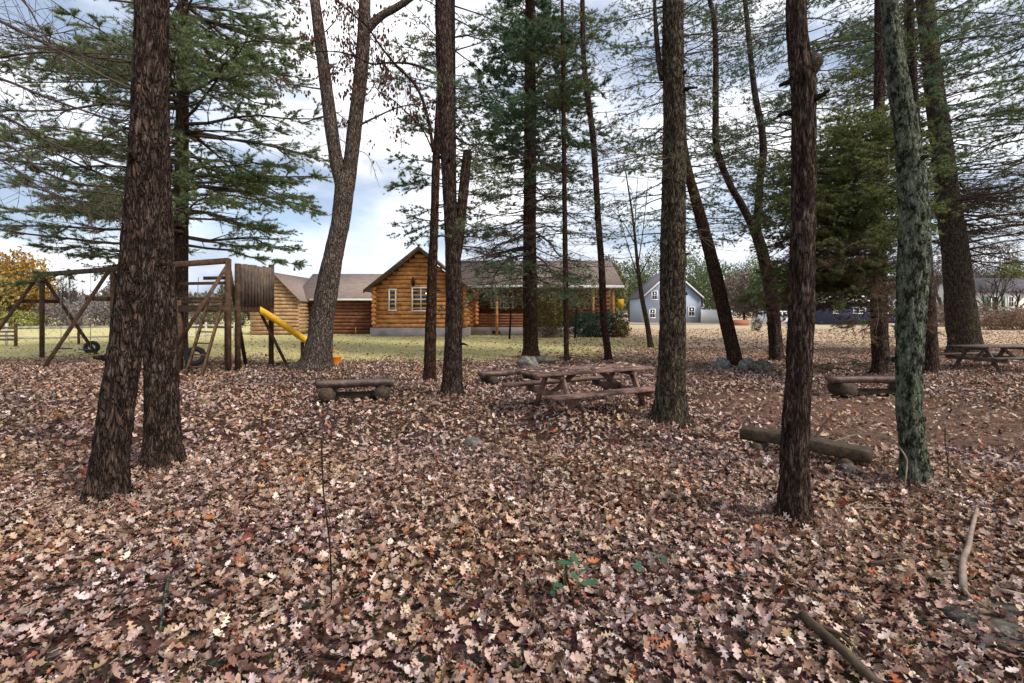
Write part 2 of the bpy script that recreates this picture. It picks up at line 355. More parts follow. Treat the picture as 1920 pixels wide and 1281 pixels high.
# ------------------------------------------------------------ fallen leaves (nobody could count them)
def leaves(name, N, xf, ylo, yhi, st, size, zj, dens=None, tiltd=.42, seed=0):
    r = np.random.default_rng(seed)
    y = np.sqrt(r.uniform(ylo ** 2, yhi ** 2, N)); x = r.uniform(-1, 1, N) * (y * xf + 1.2)
    keep = np.ones(N, bool)
    duffr = ((x - 6.2) / 3.2) ** 2 + ((y - 8.3) / 2.6) ** 2 + .35 * np.sin(2.3 * x) * np.sin(1.9 * y); keep &= ~((duffr < .95) & (r.random(N) < .62))
    if dens is not None: keep &= r.random(N) < dens(x, y)
    x, y = x[keep], y[keep]; N = len(x)
    z = gz_np(x, y) + zj * r.random(N) ** 1.5 + .006
    V_, Q_, T_ = [], [], []; n0 = 0
    for c, (curl, fold, wave) in enumerate([(.4, .3, .03), (-.35, -.3, .04), (1.0, .8, .02), (.1, .1, .05), (-.7, .25, .04)]):
        s = np.arange(N) % 5 == c; k = s.sum(); tv, tq = leaf_template((st, RED_OAK, OAK, RED_OAK, TORN)[c] if st is OAK else st, curl, fold, wave)
        sc_ = size * r.uniform(.5, 1.35, k)
        rot = euler(r.normal(0, tiltd, k), r.normal(0, tiltd, k), r.uniform(0, 6.283, k))
        big = np.array([noise.noise(Vector((a_ * .8, b_ * .8, 3.3))) for a_, b_ in zip(x[s], y[s])]) if k < 9000 else np.zeros(k)
        hue = np.sin(1.9 * x[s] + 1.3 * np.sin(1.1 * y[s])) * np.sin(1.4 * y[s] + .9 * np.sin(1.7 * x[s])) * 1.1 + r.normal(0, .5, k)
        ci = r.choice(len(PAL), k, p=PW); tint = PAL[ci] * (r.uniform(.45, 1.25, k) * (1 + .5 * big))[:, None]
        v, q, t = scatter(tv, tq, np.stack([x[s], y[s], z[s]], -1), rot, sc_, np.clip(tint * np.stack([1 + .03 * hue, 1 + .01 * hue, 1 - .1 * hue], -1), 0, .85))
        V_.append(v); Q_.append(q + n0); T_.append(t); n0 += len(v)
    mb = MB(); mb.add(np.vstack(V_), np.vstack(Q_)); return mb.build(name, 'leaf', tint=np.vstack(T_))
def edge_d(x, y):
    e = 17.3 + 1.3 * np.sin(.7 * x) * np.sin(.31 * x + 1) + np.clip(x - 3, 0, 6) * 2.2
    return np.clip(1 - (y - e + 2.0) / 4.6, .0, 1) ** 1.5
tag(leaves('leaf_litter', 52000, 1.2, 1.5, 6.2, OAK, .079, .055, tiltd=.5, seed=1), 'curled tan and brown oak leaves lying thick over the forest floor', 'leaves', kind='stuff')
tag(leaves('leaf_litter', 150000, 1.16, 6.0, 23, OAK_M, .088, .06, edge_d, .52, seed=2), 'dry oak leaves thinning out towards the lawn edge', 'leaves', kind='stuff')
tag(leaves('leaf_litter', 60000, 1.12, 17, 50, PLAIN_L, .14, .03, lambda x, y: np.where(x > 3, .9, .1 + .3 * np.exp(-np.clip(y - 17, 0, 30) / 4) + .06 * np.clip(x + 3, 0, 6)) * np.clip(1.6 - y / 40, .15, 1), seed=3), 'scattered pale leaves lying on the lawn', 'leaves', kind='stuff')
# grass blades at the lawn's near part
N = 130000; r = np.random.default_rng(5); y = np.sqrt(r.uniform(15.8 ** 2, 34 ** 2, N)); x = r.uniform(-1.12, .3, N) * y
k = r.random(N) < np.clip((y - 17.2 - 1.3 * np.sin(.7 * x) * np.sin(.31 * x + 1)) / 2 + .3, 0, 1); x, y = x[k], y[k]; N = len(x)
tv = np.array([(-.1, 0, 0), (.1, 0, 0), (0, .25, 1.0)])
gt = np.array((.55, .5, .24)) * r.uniform(.55, 1.25, N)[:, None] + np.array((.09, .05, .03)) * r.random(N)[:, None]
v, q, t = scatter(tv, [(0, 1, 2)], np.stack([x, y, gz_np(x, y)], -1), euler(r.normal(0, .4, N), r.normal(0, .4, N), r.uniform(0, 6.28, N)), r.uniform(.03, .075, N), gt)
mb = MB(); mb.add(v, None, q); tag(mb.build('grass', 'grassblade', tint=t), 'thin pale yellow green lawn grass', 'grass', kind='stuff')

# ------------------------------------------------------------ trees
def trunk_path(pts, d, lean=0., top=2.5):
    """pts: (px, py, width px) from base to top at depth d; first row is the foot"""
    P = []
    for px, py, w in pts:
        p = at(px, py, d); P.append((p.x, p.y + lean * (p.z), p.z, w * (.91 if d < 12 else .97) / 2 / F * d))
    P = np.array(P); P[0, 2] = gz(P[0, 0], P[0, 1]) - .12
    dl = P[-1] - P[-2]; dl = dl / max(.01, np.linalg.norm(dl[:3])); e = P[-1] + dl * top; e[3] = P[-1, 3] * .85
    return np.vstack([P, e])
def needles(name, tufts, parent, cols, nn=9, ln=.11, w=.011, seed=0, spread=.55):
    """tufts: list of (pos, dir)"""
    if not tufts: return None
    r = np.random.default_rng(seed); A = np.array(tufts, float); pos, dr = A[:, 0], A[:, 1]
    pos = np.repeat(pos, nn, 0); dr = np.repeat(dr, nn, 0); N = len(pos)
    dr = dr / np.linalg.norm(dr, axis=1)[:, None] + r.normal(0, spread, (N, 3)); dr /= np.linalg.norm(dr, axis=1)[:, None]
    sd_ = np.cross(dr, r.normal(0, 1, (N, 3))); sd_ /= np.linalg.norm(sd_, axis=1)[:, None]
    l = ln * r.uniform(.6, 1.25, N)[:, None]; ww = w * r.uniform(.7, 1.3, N)[:, None]
    V = np.stack([pos - sd_ * ww / 2, pos + sd_ * ww / 2, pos + dr * l + sd_ * ww * .15], 1).reshape(-1, 3)
    c = np.array(cols); ti = np.repeat(c[r.integers(0, len(c), len(A))] * r.uniform(.6, 1.25, len(A))[:, None], nn * 3, 0)
    mb = MB(); mb.add(V, None, np.arange(N * 3).reshape(-1, 3)); return mb.build(name, 'needle', parent, tint=ti)
GREEN = [(.17, .24, .11), (.21, .28, .11), (.14, .22, .14), (.26, .3, .12)]
DARKG = [(.09, .18, .11), (.12, .21, .12), (.16, .21, .09)]
OLIVE = [(.13, .16, .06), (.18, .2, .07), (.1, .13, .05)]
BROWN = [(.2, .12, .08), (.26, .16, .1), (.14, .09, .06)]
LGREEN = [(.15, .22, .08), (.2, .26, .08), (.13, .2, .09)]

def limb(p0, az, length, r0, rise, droop, rn, tufts=None, twigs=10, twl=.35, tden=3, bare=.35, sub=True, wob=.12, tuft_from=.0, horiz=.25):
    """one branch with side twigs: returns MB; appends tufts. rise: start slope, droop: sag at the end (m per m^2)"""
    mb = MB(); n_ = 7; P = []; h = np.array((math.cos(az), math.sin(az), 0)); s_ = np.array((-h[1], h[0], 0)); o = 0
    for i in range(n_):
        t = i / (n_ - 1) * length; o += rn.gauss(0, wob) * length / n_
        P.append(np.array(p0) + h * t + s_ * o * .7 + np.array((0, 0, rise * t - droop * t * t + rn.gauss(0, .012) * length)))
    C = curve(np.array(P), length / 9)
    rad = r0 * (1 - .82 * np.linspace(0, 1, len(C)) ** .8); mb.tube(C, rad, 5, False)
    tx = np.gradient(C, axis=0)
    for k in range(twigs):
        f = bare + (1 - bare) * (k + rn.random()) / twigs; i = min(len(C) - 1, int(f * (len(C) - 1))); p = C[i]; d = tx[i] / np.linalg.norm(tx[i])
        sgn = 1 if k % 2 else -1; l = twl * length * (1.15 - .75 * f) * rn.uniform(.6, 1.3)
        e = d * rn.uniform(.5, .95) + s_ * sgn * rn.uniform(.55, 1.0) + np.array((0, 0, rn.gauss(-.02, horiz))); e /= np.linalg.norm(e)
        q = p + e * l * .5 + np.array((0, 0, rn.gauss(0, .05) * l)); q2 = p + e * l + np.array((0, 0, rn.gauss(.03, .1) * l)) + d * l * .12
        mb.tube(np.array([p, q, q2]), [max(.0035, rad[i] * .5), max(.003, rad[i] * .33), .0022], 3, False)
        ends = [(p, q, q2)]
        if sub:
            for m_ in range(3):
                b0 = p + (q - p) * rn.uniform(.3, 1.9) if rn.random() < .5 else q; e2 = e + np.array((rn.gauss(0, .6), rn.gauss(0, .6), rn.gauss(0, .3))); e2 /= np.linalg.norm(e2)
                b1 = b0 + e2 * l * rn.uniform(.25, .5); mb.tube(np.array([b0, (b0 + b1) / 2, b1]), [.0034, .0028, .002], 3, False); ends.append((b0, (b0 + b1) / 2, b1))
        if tufts is not None and f > tuft_from:
            for (a_, m_, z_) in ends:
                for _ in range(tden):
                    u = rn.random() ** .7; pt = a_ + (m_ - a_) * u * 2 if u < .5 else m_ + (z_ - m_) * (u * 2 - 1)
                    tufts.append((pt, (z_ - a_) / (np.linalg.norm(z_ - a_) + 1e-9) + np.array((0, 0, .25))))
                tufts.append((z_, (z_ - a_) / (np.linalg.norm(z_ - a_) + 1e-9) + np.array((0, 0, .3))))
    if tufts is not None: tufts.append((C[-1], tx[-1] / np.linalg.norm(tx[-1])))
    return mb
NEAR = []
class Tree: pass
def tree(name, label, pts, d, mat, seg=24, step=.08, rough=.07, flare=.35, k=2.2, lean=0., top=2.5, cat='tree', group='trees standing in the leaf litter', seed=None):
    t = Tree(); t.path = trunk_path(pts, d, lean, top); t.rn = random.Random(seed if seed is not None else pts[0][0]); t.mat = mat
    base = t.path[0, :3].copy(); base[2] = gz(base[0], base[1])
    t.root = thing(name, label, cat, base, group)
    C = curve(t.path, step); t.C = C
    mb = MB(); mb.tube(C[:, :3], np.maximum(C[:, 3], .008), seg, True, rough, k, pts[0][0] * .37, flare, 2.2, furrow=.11 if d < 12 else 0.)
    NEAR.append((base, C[1, 3], d))
    t.trunk = mb.build('trunk', mat, t.root, smooth=True)
    if d < 14:                                                # snapped-off branch stubs
        for _ in range(6):
            z = t.rn.uniform(1.0, min(5.5, C[-1, 2] - .5)); i = int(np.argmin(np.abs(C[:, 2] - z))); a_ = t.rn.uniform(0, 6.283); o_ = np.array((math.cos(a_), math.sin(a_), 0)); l = t.rn.uniform(.05, .22) * (1 if d > 6 else .7)
            q0 = C[i, :3] + o_ * C[i, 3] * .8; q1 = C[i, :3] + o_ * (C[i, 3] + l * .4) + np.array((0, 0, .01)); q2 = C[i, :3] + o_ * (C[i, 3] + l) + np.array((t.rn.gauss(0, .02), 0, t.rn.uniform(-.03, .05)))
            m2 = MB(); r0 = min(.022, C[i, 3] * .22); m2.tube(np.array([q0, q1, q2]), [r0 * 1.5, r0, r0 * .6], 9, True, .15, 2, a_); m2.build('branch_stub', mat, t.root, smooth=True)
    return t
def point_on(t, z):
    i = int(np.argmin(np.abs(t.C[:, 2] - z))); return t.C[i, :3], t.C[i, 3]
def px_limb(t, pts, d, r0, twigs=0, name='limb', mat=None, twl=.2, leafy=None, seed=1, seg=7):
    """limb traced at its own depth: rows (px, py[, depth offset])"""
    P = []
    for q in pts:
        dd = d + (q[2] if len(q) > 2 else 0); p = at(q[0], q[1], dd); P.append((p.x, p.y, p.z))
    C = curve(np.array(P), .12); rad = r0 * (1 - .7 * np.linspace(0, 1, len(C))); mb = MB(); mb.tube(C, rad, seg, True, .05, 2, seed)
    rn = random.Random(seed); T = np.gradient(C, axis=0)
    for k in range(twigs):
        i = int((.15 + .85 * rn.random()) * (len(C) - 1)); p = C[i]; e = T[i] / np.linalg.norm(T[i]) * rn.uniform(.2, 1) + np.array((rn.gauss(0, .6), rn.gauss(0, .6), rn.gauss(-.1, .6))); e /= np.linalg.norm(e)
        l = twl * rn.uniform(.5, 1.5); q = p + e * l * .5 + np.array((0, 0, .05 * l)); z = p + e * l + np.array((rn.gauss(0, .15) * l, 0, rn.gauss(-.1, .2) * l))
        mb.tube(np.array([p, q, z]), [max(.005, rad[i] * .35), .005, .0025], 4, False)
        for m_ in range(3):
            s0 = q + (z - q) * rn.random(); s1 = s0 + (e + np.array((rn.gauss(0, .7), rn.gauss(0, .7), rn.gauss(-.2, .5)))) * l * .35; mb.tube(np.array([s0, (s0 + s1) / 2, s1]), [.004, .003, .002], 3, False)
            if leafy is not None: leafy.append(s1); leafy.append((s0 + s1) / 2)
        if leafy is not None: leafy.append(z)
    return mb.build(name, mat or t.mat, t.root, smooth=True)
def whorls(t, z0, z1, dz, nb, length, rise=.15, droop=.05, tufts=None, r0=.022, taper=True, twigs=9, twl=.35, tden=3, bare=.3, az=None, azs=3.2, sub=True, tf=0., keep=1.0, horiz=.25, tufty=None):
    z = z0
    while z < z1:
        z += dz * t.rn.uniform(.6, 1.4); p, rr_ = point_on(t, z)
        for b_ in range(nb):
            if t.rn.random() > keep: continue
            a_ = t.rn.uniform(0, 6.283) if az is None else az + t.rn.uniform(-azs, azs)
            l = length(z) * t.rn.uniform(.65, 1.2) if callable(length) else length * t.rn.uniform(.6, 1.2)
            tt = tufts if (tufty is None or t.rn.random() < tufty(z)) else None
            mb = limb(p + np.array((math.cos(a_), math.sin(a_), 0)) * rr_ * .6 + np.array((0, 0, t.rn.gauss(0, .06))), a_, l, min(r0 * (.6 + .25 * l), rr_ * .6), rise + t.rn.gauss(0, .12), droop * t.rn.uniform(.5, 1.5), t.rn, tt, max(3, int(twigs * t.rn.uniform(.7, 1.2))), twl, tden, bare, sub, horiz=horiz, tuft_from=tf)
            mb.build('limb', 'twig', t.root)

# two dark trunks crossing on the left
T = tree('pine_tree', 'dark leaning pine trunk nearest the camera, crossing in front of its twin', [(201, 948, 76), (203, 900, 68), (217, 780, 62), (236, 650, 60), (256, 500, 61), (272, 330, 63), (282, 150, 61), (287, -40, 59)], 4.4, 'bark_dark', 72, .03, .05, .5, 4.5)
T = tree('pine_tree', 'dark upright pine trunk close behind the leaning trunk by the play set', [(306, 882, 78), (305, 840, 68), (304, 760, 62), (302, 650, 60), (297, 480, 56), (290, 300, 54), (288, 100, 52), (286, -40, 50)], 5.35, 'bark_dark', 68, .032, .05, .5, 4.0)
whorls(T, 2.6, 4.6, .5, 2, 1.5, .05, .02, None, .012, twigs=7, az=3.0, azs=.9)
# forked grey tree with a few dead leaves still hanging
Y3 = tree('forked_tree', 'grey forked deciduous trunk behind the low log bench, dead leaves still hanging', [(590, 695, 66), (595, 670, 56), (602, 620, 45), (612, 550, 42), (627, 470, 36), (638, 420, 34), (645, 365, 36), (647, 338, 36)], 14.4, 'bark_grey', 26, .09, .05, .45, 2.2, top=.15)
def tube_px(t, rows, d, name='limb'):
    P = np.array([(*at(q[0], q[1], d), q[2] / 2 / F * d) for q in rows]); C = curve(P, .1); mb = MB(); mb.tube(C[:, :3], C[:, 3], 16, True, .05, 2, rows[0][0]); return mb.build(name, t.mat, t.root, smooth=True)
tube_px(Y3, [(643, 355, 26), (634, 318, 25), (624, 260, 24), (615, 190, 23), (606, 120, 22), (597, 50, 20), (588, -20, 18), (578, -110, 14)], 14.35)
tube_px(Y3, [(650, 355, 28), (658, 300, 26), (665, 240, 26), (672, 180, 25), (679, 110, 25), (683, 50, 23), (684, -20, 20), (684, -110, 16)], 14.45)
tube_px(Y3, [(680, 70, 14), (697, 46, 16), (718, 28, 14), (740, 16, 13), (765, 0, 12), (800, -25, 10)], 14.45)
hang = []
px_limb(Y3, [(668, 238), (700, 222), (745, 202), (785, 195), (812, 192)], 14.4, .035, 12, leafy=hang, twl=.6, seed=2)
px_limb(Y3, [(607, 168), (580, 164), (555, 160), (535, 158)], 14.3, .028, 5, leafy=hang, twl=.5, seed=3)
px_limb(Y3, [(612, 218), (590, 224), (565, 231), (557, 222), (560, 206), (585, 205)], 14.3, .022, 6, twl=.4, seed=4)
px_limb(Y3, [(612, 200), (632, 212), (648, 225), (660, 232)], 14.4, .025, 5, leafy=hang, twl=.4, seed=5)
px_limb(Y3, [(640, 320), (655, 285), (640, 262), (620, 270)], 14.2, .016, 5, twl=.4, seed=6)
px_limb(Y3, [(665, 280), (690, 292), (705, 330), (712, 352)], 14.2, .012, 5, twl=.3, seed=16)
for s_, (a0, a1) in enumerate([((610, 60), (640, 10)), ((600, 20), (560, -20)), ((684, 20), (640, -30)), ((612, 110), (590, 60)), ((680, 100), (640, 50)), ((684, 60), (720, 100)), ((672, 190), (705, 150)), ((608, 150), (640, 110)), ((676, 140), (648, 120))]):
    px_limb(Y3, [a0, ((a0[0] + a1[0]) / 2 + 4, (a0[1] + a1[1]) / 2 + 3), a1], 14.4 + .2 * (s_ % 3 - 1), .02, 9, leafy=hang, twl=.7, seed=20 + s_)
def dead_leaves(pts, parent, per=2, size=.11, seed=4, drop=.06):
    r = np.random.default_rng(seed); P = np.repeat(np.array(pts), per, 0); N = len(P); P = P + r.normal(0, .05, (N, 3)); P[:, 2] -= drop
    tv, tq = leaf_template(PLAIN_L, .5, .3, .02); rot = euler(r.normal(0, .5, N), r.normal(1.3, .35, N), r.uniform(0, 6.28, N))
    ti = np.array([(.13, .06, .035), (.09, .045, .035), (.17, .08, .05), (.1, .03, .03)])[r.integers(0, 4, N)] * r.uniform(.7, 1.3, N)[:, None]
    v, q, t = scatter(tv, tq, P, rot, size * r.uniform(.6, 1.3, N), ti); mb = MB(); mb.add(v, q); return mb.build('crown', 'leaf_hang', parent, tint=t)
dead_leaves(hang, Y3.root, 2)
# pair of mid trunks, the second one carries a snapped limb
A4 = tree('slender_tree', 'slender dark trunk hugging the left side of the snapped-limb tree', [(805, 722, 30), (806, 690, 26), (808, 600, 23), (811, 500, 20), (815, 400, 17), (817, 320, 17), (820, 250, 14), (824, 160, 11), (828, 40, 9), (830, -60, 8)], 11.7, 'bark_brown', 24, .07, .06, .35, 2.2)
hang = []
px_limb(A4, [(812, 285), (806, 240), (793, 190), (775, 155), (745, 125), (712, 85), (688, 50), (655, 22), (625, -5), (590, -40)], 11.5, .042, 26, leafy=hang, twl=.65, seed=31)
px_limb(A4, [(816, 138), (795, 128), (765, 119), (725, 118), (695, 120), (665, 105), (630, 97), (600, 97), (578, 102)], 11.6, .034, 22, leafy=hang, twl=.6, seed=32)
px_limb(A4, [(810, 280), (790, 240), (740, 190), (705, 165), (700, 120), (690, 60)], 11.8, .02, 12, leafy=hang, twl=.5, seed=33)
dead_leaves(hang, A4.root, 2, .1, 9)
B4 = tree('pine_tree', 'straight mid-size trunk with a snapped reddish limb on its right', [(848, 748, 52), (848, 720, 43), (850, 640, 36), (851, 540, 34), (847, 430, 30), (841, 330, 28), (838, 250, 32), (834, 140, 35), (831, 40, 33), (831, -60, 32)], 9.9, 'bark_dark', 44, .05, .05, .35, 2.6)
tube_px(B4, [(851, 500, 20), (860, 450, 20), (865, 400, 19), (870, 350, 19), (874, 310, 18), (877, 283, 17)], 9.9, 'broken_limb')
tf = []; whorls(B4, 2.6, 6.2, .5, 3, 1.3, .1, .06, tf, .014, twigs=8, tden=1, tufty=lambda z: .35, az=0, azs=1.4)
needles('crown', tf, B4.root, GREEN, 8, .1, .01, 41)
# pine with the dark green top
P5 = tree('pine_tree', 'pine with reddish lower trunk and dark green top behind the picnic table', [(995, 672, 36), (995, 655, 30), (994, 560, 28), (993, 430, 25), (994, 300, 24), (994, 150, 22), (994, 0, 19), (994, -120, 14)], 18.6, 'bark_brown', 22, .12, .05, .3, 2.2, top=1)
tf = []; whorls(P5, 2.2, 7.5, .33, 4, 3.1, -.05, .03, tf, .022, twigs=14, tden=1, tufty=lambda z: .35, twl=.4)
whorls(P5, 7.2, 15.5, .45, 4, lambda z: 3.1 - .1 * (z - 7), .12, .05, tf, .024, twigs=15, tden=6, bare=.18)
needles('crown', tf, P5.root, DARKG, 11, .13, .016, 51)
for s_, rows in enumerate([[(990, 476), (960, 484), (938, 500), (926, 522), (920, 545)], [(990, 470), (955, 470), (920, 478), (890, 470)], [(996, 478), (1020, 490), (1035, 510), (1060, 522)], [(990, 440), (960, 452), (930, 462), (905, 490)], [(996, 430), (1030, 455), (1050, 480), (1085, 492)]]):
    px_limb(P5, rows, 18.5, .05, 30, twl=1.1, seed=500 + s_, mat='twig')
# thin poles
P6 = tree('spruce_pole', 'thin straight pole-like trunk with many dead side twigs', [(1062, 684, 13), (1062, 660, 10), (1060, 500, 10), (1058, 330, 9), (1056, 150, 8), (1054, 0, 6), (1053, -80, 5)], 16.2, 'bark_brown', 12, .12, .05, .3, 2, top=1)
tf = []; whorls(P6, 2.4, 11.8, .3, 2, lambda z: 1.9 - .06 * z, .0, .03, tf, .012, twigs=9, tden=1, tufty=lambda z: .06 + (z > 8) * .55, twl=.42)
needles('crown', tf, P6.root, OLIVE, 9, .11, .012, 61)
P7 = tree('bent_tree', 'thin gently bent trunk with dead twigs left of the thick trunk', [(1141, 680, 17), (1139, 655, 14), (1132, 600, 14), (1128, 500, 13), (1122, 420, 12), (1117, 330, 12), (1111, 250, 12), (1101, 175, 11), (1094, 100, 10), (1092, 0, 9), (1090, -80, 7)], 16.8, 'bark_brown', 14, .12, .05, .3, 2, top=1)
tf = []; whorls(P7, 3.0, 12.2, .34, 2, lambda z: 2.2 - .05 * z, .05, .03, tf, .013, twigs=9, tden=1, tufty=lambda z: .1 + (z > 7) * .5, twl=.42)
needles('crown', tf, P7.root, OLIVE, 9, .11, .012, 71)
S8 = tree('sapling', 'leafless grey-green sapling leaning left beyond the picnic table', [(1221, 652, 12), (1214, 610, 10), (1204, 560, 9), (1196, 500, 7), (1190, 440, 5), (1184, 390, 4), (1176, 340, 2.5)], 23.7, 'bark_moss', 10, .15, .03, .2, 2, top=.5)
for s_, rows in enumerate([[(1200, 530), (1180, 470), (1160, 400), (1150, 360)], [(1196, 500), (1206, 430), (1212, 370), (1216, 330)], [(1192, 460), (1170, 420), (1140, 385)], [(1198, 520), (1225, 470), (1250, 430)], [(1190, 440), (1192, 390), (1196, 330)]]):
    px_limb(S8, rows, 23.7, .03, 10, twl=1.0, seed=80 + s_)
# thick pale-edged trunk
P9 = tree('pine_tree', 'thick grey-brown trunk hiding the right end of the picnic table', [(1256, 806, 82), (1257, 780, 66), (1258, 720, 58), (1261, 600, 52), (1262, 430, 50), (1265, 250, 46), (1262, 100, 43), (1262, -50, 40)], 7.15, 'bark_moss', 72, .035, .05, .5, 3.4)
px_limb(P9, [(1243, 150), (1236, 115), (1231, 70), (1228, 20), (1226, -50)], 7.15, .05, 5, twl=.4, seed=91)
tf = []; whorls(P9, 2.5, 5.9, .42, 2, 1.5, .05, .03, tf, .012, twigs=9, tden=1, tufty=lambda z: .25, twl=.4)
needles('crown', tf, P9.root, OLIVE, 8, .09, .007, 92)
P10 = tree('leaning_tree', 'slim trunk leaning left with stones heaped at its foot', [(1379, 692, 34), (1376, 665, 27), (1361, 600, 25), (1339, 505, 24), (1318, 425, 22), (1304, 372, 19), (1291, 325, 17), (1280, 260, 14), (1274, 180, 12), (1270, 80, 10), (1268, -40, 8)], 15.0, 'bark_brown', 20, .1, .06, .35, 2.2, top=1)
tf = []; whorls(P10, 4.4, 11, .5, 2, 1.6, .12, .03, tf, .014, twigs=9, tden=1, tufty=lambda z: .25, twl=.4)
needles('crown', tf, P10.root, OLIVE, 9, .1, .011, 101)
P11 = tree('forked_tree', 'dark forked trunk with two crooked limbs reaching the top edge', [(1457, 680, 30), (1455, 655, 25), (1446, 550, 23), (1431, 480, 21), (1418, 437, 20), (1410, 420, 17)], 16.9, 'bark_dark', 20, .1, .06, .35, 2.2, top=.1)
tube_px(P11, [(1417, 440, 15), (1404, 410, 14), (1388, 380, 13), (1368, 345, 12), (1350, 300, 12), (1342, 265, 12), (1342, 200, 11), (1342, 110, 10), (1339, 40, 9), (1330, -5, 8), (1322, -70, 7)], 16.9)
tube_px(P11, [(1419, 442, 15), (1421, 400, 14), (1425, 340, 13), (1431, 290, 13), (1428, 240, 12), (1417, 185, 11), (1411, 140, 10), (1404, 70, 9), (1397, 0, 8), (1392, -70, 7)], 16.9)
for lx in ((1342, 150), (1421, 260)):
    Q = Tree(); Q.rn = random.Random(lx[0]); Q.root = P11.root; zz = np.linspace(4.4, 13, 60); Q.C = np.stack([np.full(60, at(lx[0], 300, 16.9).x), np.full(60, 16.9), zz, np.full(60, .09)], -1)
    tf = []; whorls(Q, 4.4, 12.8, .36, 3, 1.6, .12, .03, tf, .013, twigs=9, tden=1, tufty=lambda z: .1 + .5 * (z > 6.5), twl=.42)
    needles('crown', tf, P11.root, DARKG, 9, .1, .012, lx[0])
P12 = tree('pine_tree', 'near dark trunk with a swollen knot high up and mossy foot', [(1489, 985, 72), (1489, 955, 61), (1489, 900, 56), (1492, 800, 51), (1497, 700, 49), (1502, 600, 49), (1505, 480, 47), (1507, 330, 46), (1507, 200, 46), (1505, 140, 48), (1498, 100, 42), (1494, 50, 39), (1492, -40, 38)], 4.02, 'bark_dark', 72, .026, .05, .55, 4.2)
mb = MB(); p = at(1521, 122, 4.0); C = np.array([p + Vector((-.05, -.01, -.13)), p + Vector((-.012, -.015, -.06)), p + Vector((.012, -.02, .0)), p + Vector((.0, -.015, .05)), p + Vector((-.05, 0, .1))]); mb.tube(C, [.02, .055, .065, .05, .012], 14, True, .12, 2, 3); mb.build('knot', 'bark_grey', P12.root, smooth=True)
# hemlock with drooping dense crown
P13 = tree('hemlock', 'dark hemlock with dense drooping foliage behind the lichen-covered trunk', [(1653, 707, 36), (1652, 680, 30), (1648, 600, 28), (1647, 500, 26), (1648, 400, 22), (1646, 300, 20), (1649, 150, 17), (1648, 0, 15), (1647, -80, 12)], 13.1, 'bark_dark', 24, .08, .06, .35, 2.4, top=1)
tf = []; whorls(P13, 2.3, 6.2, .16, 4, 3.0, .1, .08, tf, .016, twigs=15, tden=6, bare=.12, twl=.38, az=3.2, azs=1.25)
whorls(P13, 5.6, 10.2, .5, 3, 1.6, .1, .06, tf, .016, twigs=9, tden=2, tufty=lambda z: .5)
needles('crown', tf, P13.root, [(.14, .18, .06), (.19, .24, .07), (.26, .28, .09), (.12, .14, .06)], 11, .085, .013, 131)
tf = []; whorls(P13, 1.9, 4.0, .17, 4, 2.7, -.02, .06, tf, .012, twigs=14, tden=4, bare=.15, az=3.3, azs=1.2)
needles('dead_crown', tf, P13.root, BROWN, 9, .085, .011, 132)
P14 = tree('lichen_tree', 'crooked trunk coated in pale green lichen, curved vine at its foot', [(1718, 918, 62), (1717, 890, 50), (1709, 810, 45), (1704, 740, 45), (1706, 640, 49), (1711, 540, 54), (1714, 440, 55), (1710, 340, 50), (1700, 250, 42), (1687, 170, 40), (1675, 90, 33), (1667, 0, 27), (1662, -60, 25)], 4.78, 'bark_lichen', 72, .03, .055, .45, 3.6)
P15 = tree('slender_tree', 'slender dark trunk peeking out behind the lichen-covered trunk', [(1744, 702, 34), (1744, 680, 27), (1742, 620, 26), (1738, 540, 24), (1733, 440, 20), (1722, 300, 16), (1714, 180, 14), (1708, 60, 12), (1705, -60, 10)], 13.6, 'bark_dark', 20, .1, .06, .35, 2.2, top=1)
tf = []; whorls(P15, 4.5, 10.5, .4, 3, 1.9, .1, .05, tf, .015, twigs=9, tden=2, tufty=lambda z: .6)
needles('crown', tf, P15.root, DARKG, 9, .1, .011, 151)
P16 = tree('pine_tree', 'broad straight pine by the far-right picnic table with drooping dead twigs', [(1812, 668, 66), (1810, 650, 54), (1801, 580, 48), (1792, 480, 42), (1778, 380, 38), (1765, 270, 34), (1750, 150, 30), (1734, 0, 28), (1726, -80, 26)], 19.0, 'bark_moss', 26, .12, .05, .4, 2.4)
tf = []; tb = []; whorls(P16, 3.6, 7.2, .25, 4, 4.2, -.04, .015, tb, .022, twigs=14, tden=1, twl=.4, az=0, azs=1.3); needles('dead_crown', tb, P16.root, BROWN, 5, .11, .009, 163)
whorls(P16, 5.5, 13.5, .42, 4, 3.8, .05, .04, tf, .022, twigs=12, tden=3, tufty=lambda z: .7)
needles('crown', tf, P16.root, GREEN + LGREEN, 10, .12, .015, 161)

# big white pine behind the crossing trunks, layered sprays
WP = tree('white_pine', 'tall white pine with layered feathery green boughs behind the play set', [(338, 672, 34), (338, 650, 26), (339, 500, 25), (341, 300, 23), (343, 100, 19), (344, -60, 15)], 18.0, 'bark_dark', 20, .15, .05, .3, 2.2, group='trees standing in the leaf litter')
tf = []
whorls(WP, 3.6, 13.6, .33, 4, lambda z: 5.6 - .05 * (z - 3.6), .02, .012, tf, .034, twigs=24, tden=8, twl=.27, bare=.28, tf=.4, horiz=.12)
needles('crown', tf, WP.root, GREEN + LGREEN + [(.32, .36, .15), (.28, .36, .18), (.36, .4, .18)], 11, .12, .012, 171)
